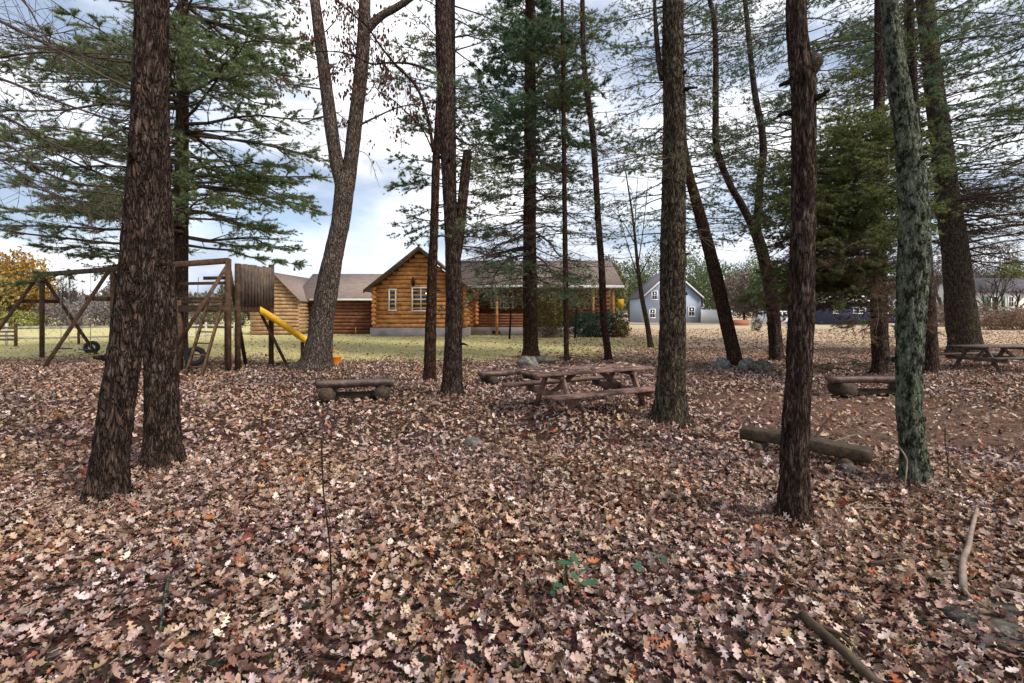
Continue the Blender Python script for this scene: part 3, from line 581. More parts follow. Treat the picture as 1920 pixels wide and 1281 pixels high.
# tree just outside the left edge, its dead boughs hang into view
LE = tree('pine_tree', 'pine at the left edge whose bare dark boughs sweep across the sky', [(-330, 800, 60), (-330, 760, 50), (-325, 500, 46), (-320, 200, 42), (-318, -60, 38)], 7.4, 'bark_dark', 20, .1, .06, .3, 2.4)
for s_, rows in enumerate([[(-320, -80), (-150, -30), (-20, 30), (100, 90), (190, 140), (255, 170)], [(-320, 60), (-150, 110), (0, 148), (80, 180), (170, 212), (255, 238)], [(-320, 130), (-150, 170), (0, 216), (90, 265), (180, 300), (260, 325)], [(-320, 190), (-120, 220), (0, 262), (80, 320), (150, 345), (240, 350)], [(-320, 100), (-100, 125), (0, 108), (70, 99), (160, 100), (250, 102)], [(-320, -160), (-100, -80), (30, -10), (80, 60), (140, 150), (170, 190)], [(-320, 230), (-120, 260), (0, 300), (110, 370), (240, 392)], [(-320, -20), (-100, 30), (0, 66), (60, 70), (150, 55)]]):
    px_limb(LE, rows, 7.6 + .25 * (s_ % 3), .042 - .003 * s_, 30, twl=.7, seed=180 + s_, mat='twig')

# background pines standing further back, hidden low down by the nearer trunks
def back_pine(px, base, d, label, w, z0, z1, length, cols, seed, dens=3, nb=4, dz=.5, dead=.2, ln=.13, rise=.05, name='pine_tree', twigs=10):
    by = HZ + CH * F / d; zt = at(px, -80, d).z
    t = tree(name, label, [(px, by, w * 1.3), (px, by - 15, w), (px, 300, w * .7), (px, -60, w * .45)], d, 'bark_dark', 12, .3, .04, .3, 2, group='pines behind the clearing', top=1, seed=seed)
    tf = []; whorls(t, z0, min(z1, zt + 1.5), dz, nb, length, rise, .04, tf, .024, twigs=twigs, tden=dens, tufty=lambda z: 1 - dead, twl=.36, sub=True)
    needles('crown', tf, t.root, cols, 10, ln, .019, seed); return t
back_pine(848, 0, 21, 'pine whose green boughs stick out left of the snapped-limb tree', 22, 4.2, 15, 3.4, GREEN, 201, 4, 3, .5, .1)
back_pine(1262, 0, 25, 'pine directly behind the thick grey-brown trunk beyond the table', 26, 4.6, 19, 4.2, GREEN + DARKG, 202, 3, 4, .6, .25)
back_pine(1500, 0, 23, 'pine directly behind the near trunk with the swollen knot', 24, 6.2, 17, 4.2, DARKG + OLIVE, 203, 3, 4, .55, .25)
back_pine(1702, 0, 24, 'pine directly behind the lichen-covered trunk', 24, 5.0, 18, 4.6, DARKG + OLIVE, 204, 3, 4, .55, .2)
back_pine(1975, 0, 20, 'green pine past the right edge reaching over the far picnic table', 20, 5.2, 16, 4.8, LGREEN + GREEN, 205, 4, 4, .5, .2)
back_pine(994, 0, 27, 'pine directly behind the reddish pine by the picnic table', 15, 6.5, 20, 3.6, GREEN + DARKG, 206, 3, 4, .6, .3)
back_pine(1649, 0, 27, 'pine directly behind the hemlock trunk', 15, 5.2, 19, 3.6, GREEN + OLIVE, 207, 3, 4, .6, .3)

# ------------------------------------------------------------ play set
def S(p0, p1, w=.1, h=.1): return MB().beam(p0, p1, w, h)
ps = thing('play_set', 'brown timber swing set with plank fort, ladder and yellow slide', 'play set', (-10, 15.4, 0))
e0, e1 = np.array((-17.8, 18.2, 3.15)), np.array((-8.31, 14.17, 3.25))
S(e0 + (e0 - e1) * .01, e1, .1, .17).build('swing_beam', 'timber', ps)
fd = np.array((.9, 1.5, 0.))
for f in (.01, .44):
    p = e0 + (e1 - e0) * f; b_ = p * np.array((1, 1, 0))
    S(b_ + np.array((.12, -.06, -.1)), p + np.array((.12, -.06, -.09)), .12, .12).build('post', 'timber', ps)
    for sg in (-1, 1): S(p + fd * sg * .03 + np.array((0, 0, -.05)), b_ + fd * sg * 1.0 + np.array((0, 0, -.1)), .1, .1).build('leg', 'timber', ps)
    q = p - np.array((0, 0, 1.0)); S(q - fd * .36 + np.array((-.11, .05, 0)), q + fd * .36 + np.array((-.11, .05, 0)), .05, .14).build('cross_brace', 'timber', ps)
for f, kind in ((.17, 'swing'), (.3, 'swing')):
    p = e0 + (e1 - e0) * f; dv = (e1 - e0) / np.linalg.norm(e1 - e0); zb = .42
    s = MB().beam(p + dv * -.28 + np.array((0, 0, zb - p[2])), p + dv * .28 + np.array((0, 0, zb - p[2])), .2, .03); so = s.build('swing_seat', 'rubber', ps)
    for sg in (-.26, .26): MB().tube(np.array([p + dv * sg + np.array((0, 0, -.09)), p + dv * sg + np.array((0, 0, zb - p[2]))]), .008, 6).build('chain', 'steel', so)
a = np.array((-8.31, 14.17, 0)); bq = np.array((-7.9, 15.87, 0)); d_ = np.array((-10.0, 14.57, 0)); c = np.array((-9.6, 16.3, 0)); a2 = a + (bq - a) * .2
zz = lambda p, z: p + np.array((0, 0, z))
for p, top in ((a, 3.3), (a2, 3.2), (bq, 3.3), (c, 3.2), (d_, 2.1)): S(zz(p, -.1), zz(p, top), .13, .13).build('post', 'timber', ps)
mb = MB()
for k in range(11):
    u = k / 10; p0 = a + (bq - a) * u; p1 = d_ + (c - d_) * u; mb.beam(zz(p0, 1.93), zz(p1, 1.93), .155, .04, ch=.05)
mb.build('platform', 'timber', ps)
S(zz(a - (bq - a) * .03, 1.83), zz(bq + (bq - a) * .04, 1.83), .05, .15).build('floor_beam', 'timber', ps)
S(zz(a, 1.83) + np.array((0, -.05, 0)), zz(d_, 1.83) + np.array((0, -.05, 0)), .05, .15).build('floor_beam', 'timber', ps)
out = np.array((.972, -.234, 0)) * .09; mb = MB(); rr2 = random.Random(3)
for k in range(11):
    u = .2 + .8 * (k + .5) / 11 + .01; p = a + (bq - a) * u + out; mb.beam(zz(p, 1.92), zz(p, 3.2 + rr2.uniform(-.02, .02)), .105, .022, ch=.1)
mb.build('plank_siding', 'timber_grey', ps)
for z in (2.05, 2.55, 3.0):
    S(zz(d_, z if z < 2.1 else z - .4), zz(a, z if z < 2.1 else z - .4), .05, .09).build('rail', 'timber', ps)
L0, L1 = at(432, 600, 14.0), at(376, 712, 12.9); L2, L3 = at(412, 580, 14.4), at(345, 708, 13.2)
mb = MB()
la, lb, lc, ld = zz(a + (d_ - a) * .12, 2.0), np.array(ground(376, 709)) - np.array((0, 0, .05)), zz(a + (d_ - a) * .42, 2.0), np.array(ground(346, 707)) - np.array((0, 0, .05))
lad = S(la, lb, .05, .12).build('ladder', 'timber', ps); S(lc, ld, .05, .12).build('rail', 'timber', lad)
for k in range(6):
    u = .1 + .15 * k; S(la + (lb - la) * u, lc + (ld - lc) * u, .1, .035).build('rung', 'timber', lad)
S(zz(a, 3.15), at(333, 646, 13.6), .1, .1).build('leg', 'timber', ps)
S(zz(a, 3.15), np.array((-8.9, 16.2, -.1)), .1, .1).build('leg', 'timber', ps)
S(zz(d_ + (a - d_) * .5, 2.75), zz(a, 2.75), .05, .1).build('cross_brace', 'timber', ps)
S(zz(bq + (a - bq) * .3, 1.8), np.array((-7.3, 15.8, -.1)), .09, .09).build('brace', 'timber', ps)
# slide: a wavy trough
s0, s1 = np.array((-7.95, 15.25, 1.72)), np.array((-6.2, 16.2, .28)); dv = s1 - s0; side = np.cross(dv, (0, 0, 1)); side /= np.linalg.norm(side)
mb = MB(); U = np.linspace(0, 1, 26); prof = [(-.32, .2), (-.29, .21), (-.26, .02), (-.1, -.01), (.1, -.01), (.26, .02), (.29, .21), (.32, .2), (.29, -.04), (-.29, -.04)]
V = []
for u in U:
    z = s0[2] + (s1[2] - s0[2]) * (u - .015 * math.sin(u * 2 * math.pi)) if u < .94 else s1[2] + (1 - u) * .3
    p = np.array((s0[0] + dv[0] * u, s0[1] + dv[1] * u, z)); V += [p + side * x_ + np.array((0, 0, y_)) for x_, y_ in prof]
m_ = len(prof); Q = [(i * m_ + j, i * m_ + (j + 1) % m_, (i + 1) * m_ + (j + 1) % m_, (i + 1) * m_ + j) for i in range(len(U) - 1) for j in range(m_)]
mb.add(V, Q); mb.build('slide', 'yellow', ps, smooth=False)
p = s0 + dv * .62; S(np.array((p[0], p[1], -.1)), np.array((p[0], p[1], p[2] - .06)), .09, .09).build('slide_post', 'timber', ps)
# tire swing seat near ladder and a tire at the far leg
def torus(c_, R0, r0, nrm, mat, parent, name, seg=24):
    nrm = Vector(nrm).normalized(); a_ = nrm.orthogonal().normalized(); b2 = nrm.cross(a_); P = np.array([Vector(c_) + (a_ * math.cos(t) + b2 * math.sin(t)) * R0 for t in np.linspace(0, 2 * math.pi, seg + 1)])
    return MB().tube(P, r0, 10, False).build(name, mat, parent, smooth=True)
tsw = torus(at(366, 668, 14.6), .22, .08, (.3, -1, .2), 'rubber', ps, 'tire_swing')
MB().tube(np.array([at(366, 655, 14.6), at(372, 520, 14.9)]), .01, 6).build('rope', 'steel', tsw)
tr = thing('tire', 'black tire lying against the foot of the far swing leg', 'tire', ground(172, 662)); p = ground(172, 662)
torus((p.x, p.y, .24), .2, .085, (.6, -1, .3), 'rubber', tr, 'tread'); torus((p.x, p.y, .24), .12, .03, (.6, -1, .3), 'steel', tr, 'rim')
toy = thing('toy_bucket', 'small orange plastic bucket on the grass beside the forked trunk', 'toy', ground(628, 684)); p = ground(628, 684)
MB().tube(np.array([(p.x, p.y, 0), (p.x, p.y, .04), (p.x, p.y, .28), (p.x, p.y, .3)]), [.14, .15, .21, .23], 18).build('bucket', 'orange', toy, smooth=True)
MB().tube(np.array([(p.x + .21 * math.cos(t), p.y, .28 + .2 * math.sin(t)) for t in np.linspace(0, math.pi, 12)]), .012, 6).build('handle', 'yellow', toy)

# ------------------------------------------------------------ picnic tables
def picnic(root, o, ax, L_, hz, mat, ex=.33):
    ax = np.array((*ax, 0.)); ax /= np.linalg.norm(ax); nr = np.array((-ax[1], ax[0], 0)); o = np.array(o, float)
    rr_ = random.Random(int(o[0] * 10))
    for k in range(5):
        q = o + nr * (.075 + .152 * k); S(zz(q, hz - .02), zz(q + ax * (L_ + rr_.uniform(-.02, .02)), hz - .02 + rr_.uniform(-.006, .006)), .143, .04).build('tabletop_plank', mat, root)
    for s_ in (-1, 1):
        for k in range(2):
            q = o + nr * (.38 + s_ * (.38 + .28 + .145 * k)); S(zz(q, hz - .31), zz(q + ax * L_, hz - .31), .135, .04).build('bench_plank', mat, root)
    for f in (.2, .8):
        c_ = o + ax * L_ * f + nr * .38
        for s_ in (-1, 1): S(zz(c_ + nr * s_ * .22 + ax * .05, hz - .05), zz(c_ + nr * s_ * .68 + ax * .05, hz - .85), .045, .11).build('leg', mat, root)
        S(zz(c_ - nr * .82, hz - .39), zz(c_ + nr * .82, hz - .39), .045, .11).build('bench_support', mat, root)
        S(zz(c_ - nr * .34, hz - .085), zz(c_ + nr * .34, hz - .085), .045, .08).build('top_support', mat, root)
        S(zz(c_ + ax * .02, hz - .37), zz(o + ax * L_ * (.5 + (f - .5) * .35) + nr * .38, hz - .06), .045, .08).build('brace', mat, root)
pt = thing('picnic_table', 'faded reddish wooden picnic table standing in the leaves at centre', 'picnic table', (1.4, 7.9, gz(1.4, 7.9)))
picnic(pt, (.40, 7.52, 0), (.88, .46), 2.45, .77, 'redwood')
p = at(1850, 655, 13.6); pt = thing('picnic_table', 'dark weathered picnic table cut off by the right edge', 'picnic table', (14.5, 14.6, 0))
picnic(pt, (p.x, 13.9, 0), (.98, .18), 2.4, .75, 'bench')

r = np.random.default_rng(12); N = 130; axv = np.array((.886, .463, 0)); nrv = np.array((-.463, .886, 0)); P = np.array((.40, 7.52, 0)) + axv * r.uniform(.05, 2.4, (N, 1)) + nrv * r.uniform(.02, .74, (N, 1)); P[:, 2] = .785
tv, tq = leaf_template(OAK_M, .4, .3, .02); v, q, t = scatter(tv, tq, P, euler(r.normal(0, .15, N), r.normal(0, .15, N), r.uniform(0, 6.28, N)), r.uniform(.06, .11, N), PAL[r.choice(len(PAL), N, p=PW)])
tag(MB().add(v, q).build('leaf_litter', 'leaf', tint=t), 'dry oak leaves scattered over the faded picnic table top', 'leaves', kind='stuff')

# ------------------------------------------------------------ log benches, beams, rocks, fallen wood
def halflog(name, label, p0, p1, r, hz, group, mat='bench', sup=(.14, .86), suph=.2):
    p0, p1 = np.array(p0, float), np.array(p1, float); d = (p1 - p0); ln = np.linalg.norm(d); d /= ln; nr = np.array((-d[1], d[0], 0)); nr /= np.linalg.norm(nr)
    root = thing(name, label, 'bench', (p0 + p1) / 2 * np.array((1, 1, 0)), group); rn = random.Random(int(p0[0] * 100))
    an = np.linspace(math.pi, 2 * math.pi, 11); K = 14; V = []
    for i in range(K):
        u = i / (K - 1); c_ = p0 + (p1 - p0) * u; s_ = 1 + .05 * noise.noise(Vector((u * 6, p0[0], 0)))
        c_ = c_ * np.array((1, 1, 0)) + np.array((0, 0, hz + .012 * noise.noise(Vector((u * 4, 5, p0[0])))))
        V += [c_ + nr * math.cos(t) * r * s_ + np.array((0, 0, math.sin(t) * r * .75 * s_ * (1 + .25 * noise.noise(Vector((u * 9, t * 2, p0[0])))))) for t in an]
    m_ = 11; Q = [(i * m_ + j, (i + 1) * m_ + j, (i + 1) * m_ + (j + 1) % m_, i * m_ + (j + 1) % m_) for i in range(K - 1) for j in range(m_)]
    T_ = [(0, i, i + 1) for i in range(1, m_ - 1)] + [((K - 1) * m_, (K - 1) * m_ + i + 1, (K - 1) * m_ + i) for i in range(1, m_ - 1)]
    mb = MB(); mb.add(V, Q, T_); mb.build('seat', mat, root)
    for f in sup:
        c_ = p0 + (p1 - p0) * f; mb = MB(); zt = hz - r * .5; zr = zt * .62
        pts = np.array([c_ * np.array((1, 1, 0)) + nr * t + np.array((0, 0, zr * .8)) for t in np.linspace(-.24, .24, 7)]); mb.tube(pts, max(.06, zt * .5), 12, True, .24, 2, f); mb.build('support_log', 'rot', root, smooth=True)
    if hz > .35:
        mb = MB(); mb.tube(np.array([p0 + (p1 - p0) * f + nr * .12 + np.array((0, 0, .07 - p0[2] + gz(p0[0], p0[1]))) for f in np.linspace(.08, .86, 8)]), np.linspace(.1, .075, 8), 12, True, .14, 2, 3); mb.build('under_log', 'rot', root, smooth=True)
    return root
G_ = 'log benches around the clearing'
halflog('log_bench', 'low half-log bench on two short logs left of the paired trunks', np.array(ground(594, 754)), np.array(ground(738, 747)), .19, .4, G_)
halflog('log_bench', 'half-log bench partly hidden behind the picnic table end', np.array(ground(902, 722)), np.array(ground(1010, 712)), .17, .3, G_)
halflog('log_bench', 'half-log bench left of the lichen-covered trunk with pale worn top', np.array(ground(1556, 744)), np.array(ground(1720, 744)), .17, .4, G_)
# squared beam seat in front right
q0, q1 = np.array(ground(1392, 838)), np.array(ground(1634, 882)); root = thing('beam_bench', 'dark mossy squared beam on stubs passing behind the knotted trunk', 'bench', (q0 + q1) / 2, G_)
mb = MB(); d = q1 - q0; K = 20; V = []; pr = [(-.12, -.045), (-.1, -.07), (.1, -.07), (.12, -.045), (.125, .058), (.11, .068), (-.11, .068), (-.125, .058)]; nr = np.array((-d[1], d[0], 0)); nr /= np.linalg.norm(nr)
for i in range(K):
    u = i / (K - 1); c_ = q0 + d * u + np.array((0, 0, .185 + .02 * math.sin(u * 5)))
    V += [c_ + nr * x_ * (1 + .16 * noise.noise(Vector((u * 14, k_, 1)))) + np.array((0, 0, y_ * (1 + .2 * noise.noise(Vector((u * 14, k_, 7)))))) for k_, (x_, y_) in enumerate(pr)]
Q = [(i * 8 + j, i * 8 + (j + 1) % 8, (i + 1) * 8 + (j + 1) % 8, (i + 1) * 8 + j) for i in range(K - 1) for j in range(8)]
mb.add(V, Q, [(0, i + 1, i) for i in range(1, 7)] + [((K - 1) * 8, (K - 1) * 8 + i, (K - 1) * 8 + i + 1) for i in range(1, 7)]); mb.build('beam', 'rot', root)
for f in (.16, .84):
    c_ = q0 + d * f; mb = MB(); mb.tube(np.array([c_ + nr * t + np.array((0, 0, .045)) for t in np.linspace(-.2, .2, 6)]), .075, 12, True, .1, 2, f); mb.build('support_log', 'rot', root, smooth=True)

def rock(label, c_, r, sc=(1, 1, .6), mat='rock', seed=0, group=None, name='rock'):
    nu, nv = 26, 16; V = []
    for i in range(nv + 1):
        th = math.pi * i / nv
        for j in range(nu):
            ph = 2 * math.pi * j / nu; p = Vector((math.sin(th) * math.cos(ph), math.sin(th) * math.sin(ph), math.cos(th)))
            k_ = 1 + .32 * noise.noise(p * 1.3 + Vector((seed, 0, 0))) + .14 * noise.noise(p * 3.1 + Vector((0, seed, 0))) + .05 * noise.noise(p * 8)
            V.append((c_[0] + p.x * r * k_ * sc[0], c_[1] + p.y * r * k_ * sc[1], c_[2] + p.z * r * k_ * sc[2]))
    Q = [(i * nu + j, (i + 1) * nu + j, (i + 1) * nu + (j + 1) % nu, i * nu + (j + 1) % nu) for i in range(nv) for j in range(nu)]
    o = MB().add(np.array(V) - np.array(c_), Q).build(name, mat, None, smooth=True); o.location = c_; return tag(o, label, 'rock', group)
rock('flat lichen-blotched rock cut off by the bottom right corner', (2.95, 2.6, -.02), .46, (1, .8, .15), 'rock_dark', 3)
rock('small mossy stone poking out of the leaves left of centre', ground(886, 834), .13, (1, .9, .7), 'rock', 5)
rock('pale stone left of the leaning trunk foot', ground(1352, 692) + Vector((0, 0, .1)), .24, (1, 1, 1), 'rock', 8, 'stones round the leaning trunk')
rock('grey stone right of the leaning trunk foot', ground(1400, 694) + Vector((0, 0, .1)), .25, (1, 1, 1), 'rock', 11, 'stones round the leaning trunk')
rock('brown rounded stone farther right of the leaning trunk foot', ground(1428, 698) + Vector((0, 0, .1)), .26, (1.2, 1, 1), 'rock_dark', 14, 'stones round the leaning trunk')
rock('pale lichen boulder at the foot of the reddish pine', ground(990, 688) + Vector((0, 0, .1)), .3, (1.1, 1, .8), 'rock', 17)
rock('grey stone on the mound beside the reddish pine boulder', ground(1022, 682) + Vector((0, 0, .1)), .24, (1.6, 1, .6), 'rock_dark', 19)
rock('half buried stone beside the squared beam', ground(1592, 888), .11, (1.2, 1, .8), 'rock_dark', 23)

def stick(label, rows, r, mat='twig', fork=(), name='fallen_branch', lift=.02, cat='branch', taper=.7):
    P = []
    for q in rows:
        g = ground(q[0], q[1]); P.append((g.x, g.y, g.z + lift + (q[2] if len(q) > 2 else 0)))
    C = curve(np.array(P), .04); rad = r * (1 - taper * np.linspace(0, 1, len(C))); mb = MB(); mb.tube(C, rad, 9, True, .1, 2, rows[0][0])
    for fr in fork:
        P2 = []
        for q in fr:
            g = ground(q[0], q[1]); P2.append((g.x, g.y, g.z + lift + (q[2] if len(q) > 2 else 0)))
        C2 = curve(np.array(P2), .04); mb.tube(C2, r * .55 * (1 - .6 * np.linspace(0, 1, len(C2))), 7, True, .1, 2, 1)
    b0 = Vector(P[0]); o = MB(); V = [v - np.array(b0) for v in mb.v]; o.v, o.q, o.t, o.n = V, mb.q, mb.t, mb.n
    ob = o.build(name, mat, None, smooth=True); ob.location = b0; return tag(ob, label, cat)
M['pale_stick'] = wood('bleached stick', (.36, .28, .22), (.18, .13, .1), (9, 9, 9))
stick('bleached crooked branch lying in the leaves at lower right', [(1806, 1118, .03), (1806, 1070, .05), (1815, 1045, .05), (1822, 1010, .05), (1832, 972, .06)], .021, 'pale_stick', [[(1806, 1118, .03), (1825, 1140, .03), (1850, 1152, .02)]], taper=.35)
stick('dark rotten branch running off the bottom edge at right', [(1505, 1172, .03), (1545, 1215, .05), (1590, 1255, .05), (1650, 1310, .04)], .028, 'rot', [[(1530, 1190, .03), (1575, 1215, .05), (1620, 1262, .05)]], taper=.3)
stick('thin reddish twig lying right of the knotted trunk', [(1630, 1070, .03), (1665, 1070, .05), (1710, 1062, .05)], .009, 'twig')
stick('thin pale stick at the right edge below the bleached branch', [(1870, 1120, .03), (1900, 1130, .04), (1960, 1140, .03)], .012, 'pale_stick')
stick('pale dry twig in leaves right of the knotted trunk', [(1590, 965, .03), (1650, 965, .04), (1720, 975, .03)], .008, 'pale_stick')
stick('moss green twig lying at lower left', [(318, 1095, .04), (308, 1150, .05), (300, 1205, .03)], .012, M['bark_lichen'])
for s_, (lab, rows, r) in enumerate([('bare stick leaning up beside the squared beam', [(1524, 862, .2), (1545, 862, .42), (1575, 862, .62)], .017), ('bare stem arching up right of the lichen trunk', [(1728, 912, .45), (1752, 905, .55), (1780, 900, .68), (1845, 895, .82)], .012)]):
    stick(lab, rows, r, 'twig', lift=0)
stick('pale vine looping down against the lichen-covered trunk', [(1560, 905, .42), (1620, 905, .5), (1670, 912, .46), (1697, 920, .34), (1700, 922, .22), (1694, 925, 0)], .008, 'pale_stick', name='vine', lift=0, cat='vine', taper=.2)
def seedling(label, px, py, h, nl, col, seed, top_px=None):
    g = ground(px, py); rn = random.Random(seed); root = thing('seedling', label, 'seedling', g, 'small saplings in the leaf litter')
    tip = Vector(((top_px or px) - px) / F * g.y * Vector((1, 0, 0))) + Vector((0, 0, h)); P = np.array([g, g + tip * .35 + Vector((.01, 0, 0)), g + tip * .7 - Vector((.008, 0, 0)), g + tip])
    mb = MB(); mb.tube(curve(P, .05), .0048, 6); mb.build('stem', 'bark_dark', root)
    if nl:
        r = np.random.default_rng(seed); pos = np.array(g + tip) + np.array([(rn.gauss(0, .07), rn.gauss(0, .05), rn.uniform(-.16, .02)) for _ in range(nl)]); tv, tq = leaf_template(OAK_M, .3, .2, .01)
        v, q, t = scatter(tv, tq, pos, euler(r.normal(.2, .35, nl), r.normal(0, .35, nl), r.uniform(0, 6.28, nl)), np.full(nl, .1) * r.uniform(.7, 1.2, nl), np.array(col)[None] * r.uniform(.8, 1.2, (nl, 1)))
        MB().add(v, q).build('foliage', 'foliage', root, tint=t)
seedling('tall bare whip of a sapling left of centre', 622, 1135, .98, 0, None, 1, 603)
seedling('short bare twig sapling near the middle', 1018, 960, .36, 0, None, 2)
seedling('green-leaved seedling near bottom centre, taller of the two green ones', 1075, 1155, .3, 9, (.05, .115, .055), 3, 1062)
seedling('low green-leaved seedling just left of the taller green one', 1015, 1110, .08, 8, (.05, .11, .055), 4, 1008)
seedling('small bluish-green sprig right of the taller green seedling', 1212, 1082, .12, 5, (.06, .12, .08), 5, 1214)
seedling('bare stem standing right of the lichen-covered trunk foot', 1778, 905, .55, 0, None, 6, 1772)
# brush heap of fallen branches
root = thing('brush_pile', 'heap of fallen dead branches behind the half-log bench at right', 'brush', ground(1600, 700)); rn = random.Random(9)
for k in range(22):
    p = np.array(ground(1590 + rn.uniform(-50, 60), 690 + rn.uniform(-8, 12))); a_ = rn.uniform(-.5, .5) + (math.pi if rn.random() < .5 else 0); limb(p + np.array((0, 0, rn.uniform(.02, .3))), a_, rn.uniform(.8, 1.8), .028, rn.uniform(-.05, .25), .06, rn, None, 5, .25, 0, .3).build('dead_branch', 'rot', root)
root = thing('brush_pile', 'low heap of dead twigs beside the reddish pine foot', 'brush', ground(1035, 684))
for k in range(14):
    p = np.array(ground(1035 + rn.uniform(-25, 40), 682 + rn.uniform(-6, 6))); limb(p + np.array((0, 0, rn.uniform(.02, .2))), rn.uniform(0, 6.28), rn.uniform(.5, 1.1), .02, rn.uniform(0, .3), .06, rn, None, 5, .3, 0, .3).build('dead_branch', 'rot', root)

V_, Q_, T_ = [], [], []; n0 = 0; r = np.random.default_rng(31)
for (b_, r_, d__) in NEAR:
    if d__ > 20: continue
    k = int(900 * min(1, 7 / d__)); an = r.uniform(0, 6.283, k); q = r_ * 1.15 + np.abs(r.normal(0, .16, k)); x, y = b_[0] + np.cos(an) * q, b_[1] + np.sin(an) * q
    z = gz_np(x, y) + .01 + r.random(k) * .13 * np.exp(-(q - r_) / .16); tv, tq = leaf_template(RED_OAK if d__ < 8 else OAK_M, .5, .35, .03)
    v, qq, t = scatter(tv, tq, np.stack([x, y, z], -1), euler(r.normal(0, .6, k), r.normal(0, .6, k), r.uniform(0, 6.28, k)), r.uniform(.05, .12, k), PAL[r.choice(len(PAL), k, p=PW)] * r.uniform(.5, 1.1, (k, 1)))
    V_.append(v); T_.append(t); Q_.append((qq + n0, len(tq[0]))); n0 += len(v)
mb = MB(); mb.add(np.vstack(V_), np.vstack([q[0] for q in Q_])); tag(mb.build('leaf_litter', 'leaf', tint=np.vstack(T_)), 'dry leaves drifted up against the trunk feet', 'leaves', kind='stuff')

# ------------------------------------------------------------ buildings
def logwall(mb, x0, x1, y, z0, z1, d=.3, lim=None, r=None, ends=0.):
    """stack of round logs along x at depth y; lim(z) -> (xa, xb)"""
    z = z0 + d / 2
    while z < z1:
        a_, b_ = lim(z) if lim else (x0, x1)
        if b_ - a_ > .3: mb.tube(np.array([(a_, y, z), ((a_ + b_) / 2, y, z), (b_, y, z)]), d * .49, 10)
        z += d
def logwall_y(mb, x, y0, y1, z0, z1, d=.3):
    z = z0 + d
    while z < z1: mb.tube(np.array([(x, y0, z), (x, (y0 + y1) / 2, z), (x, y1, z)]), d * .49, 10); z += d
def window(parent, x0, x1, z0, z1, y, mull=1, fr=.09):
    mb = MB(); yy = y - .17
    for (a_, b_) in (((x0, z0), (x1, z0)), ((x0, z1), (x1, z1))): mb.beam((a_[0] - fr, yy, a_[1]), (b_[0] + fr, yy, b_[1]), .1, fr)
    for x_ in (x0, x1): mb.beam((x_, yy, z0 + fr / 2), (x_, yy, z1 - fr / 2), fr, .098)
    mb.beam((x0, yy, (z0 + z1) / 2), (x1, yy, (z0 + z1) / 2), .06, .06)
    for k in range(1, mull): x_ = x0 + (x1 - x0) * k / mull; mb.beam((x_, yy, z0), (x_, yy, z1), .055, .058)
    w = mb.build('window', 'white', parent); g = MB(); g.box((x0, y - .13, z0), (x1, y - .08, z1)); g.build('pane', 'glass', w)
def slope_roof(name, pts, th, mat, parent): return MB().prism(pts, (0, 0, -th)).build(name, mat, parent)
px_x = lambda px, d: (px - 960) / F * d
px_z = lambda py, d: CH - (py - HZ) / F * d
D = 34.5
lh = thing('log_house', 'orange log house with gable end and long roof beyond the lawn', 'house', (px_x(860, D), D, 0))
x0, x1, xr = px_x(700, D), px_x(876, D), px_x(788, D); ze, za = px_z(540, D), px_z(470, D); zf = .62
mb = MB(); sl = (za - ze) / (xr - x0)
logwall(mb, x0, x1, D, zf, za - .25, .31, lambda z: (x0, x1) if z < ze else (x0 + (z - ze) / sl + .12, x1 - (z - ze) / sl - .12))
logwall_y(mb, x0 + .1, D - .35, D + 7, zf, ze, .31); logwall_y(mb, x1 - .1, D - .35, D + 5, zf, ze, .31)
mb.build('log_wall', 'log', lh); mb = MB(); mb.box((x0 + .12, D + .08, zf), (x1 - .12, D + .13, ze)); mb.prism([(x0 + .12, D + .08, ze), (x1 - .12, D + .08, ze), (xr, D + .08, za - .1)], (0, .05, 0)); mb.build('chinking', 'log_dark', lh)
mb = MB(); mb.box((x0 - .15, D - .25, -.3), (x1 + .12, D + 7, zf)); mb.build('foundation', 'concrete', lh)
ov = .5; zb = ze - ov * sl
for s_, xe in ((-1, x0 - ov), (1, x1 + ov)):
    slope_roof('roof', [(xe, D - .7, zb + .22), (xr, D - .7, za + .22), (xr, D + 7, za + .22), (xe, D + 7, zb + .22)], .12, 'shingle', lh)
    MB().prism([(xe, D - .745, zb + .24), (xr, D - .745, za + .24), (xr, D - .745, za - .02), (xe, D - .745, zb - .02)], (0, .04, 0)).build('rake_board', 'timber', lh)
window(lh, px_x(731, D), px_x(743, D), px_z(582, D), px_z(543, D), D, 1); window(lh, px_x(774, D), px_x(806, D), px_z(583, D), px_z(540, D), D, 2)
# main body to the right with a porch
D2 = 36.2; xa, xb = px_x(877, D2), px_x(1150, D2); zE, zA = px_z(538, D2), px_z(478, D2)
mb = MB(); logwall(mb, xa, px_x(894, D2), D2, zf, zE, .31); logwall_y(mb, px_x(894, D2), D2 - .3, D2 + 1.4, zf, zE, .31); mb.build('log_wall', 'log', lh)
mb = MB(); logwall(mb, px_x(894, D2), xb, D2 + 1.2, zf, zE, .31); mb.box((px_x(894, D2), D2 + 1.25, zf), (xb, D2 + 1.3, zE)); mb.build('porch_wall', 'log_dark', lh)  # recessed wall: shade under the porch is put into its darker log colour
mb = MB(); mb.box((xa, D2 - .3, -.3), (xb, D2 + 7, zf - .003)); mb.build('foundation', 'concrete', lh)
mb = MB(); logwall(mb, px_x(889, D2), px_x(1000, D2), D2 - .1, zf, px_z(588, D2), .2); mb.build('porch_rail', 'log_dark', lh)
slope_roof('roof', [(xa - 1, D2 - .8, zE + .05), (xb + .6, D2 - .8, zE + .05), (xb + .6, D2 + 4, zA), (xa - 1, D2 + 4, zA)], .14, 'shingle_pale', lh)
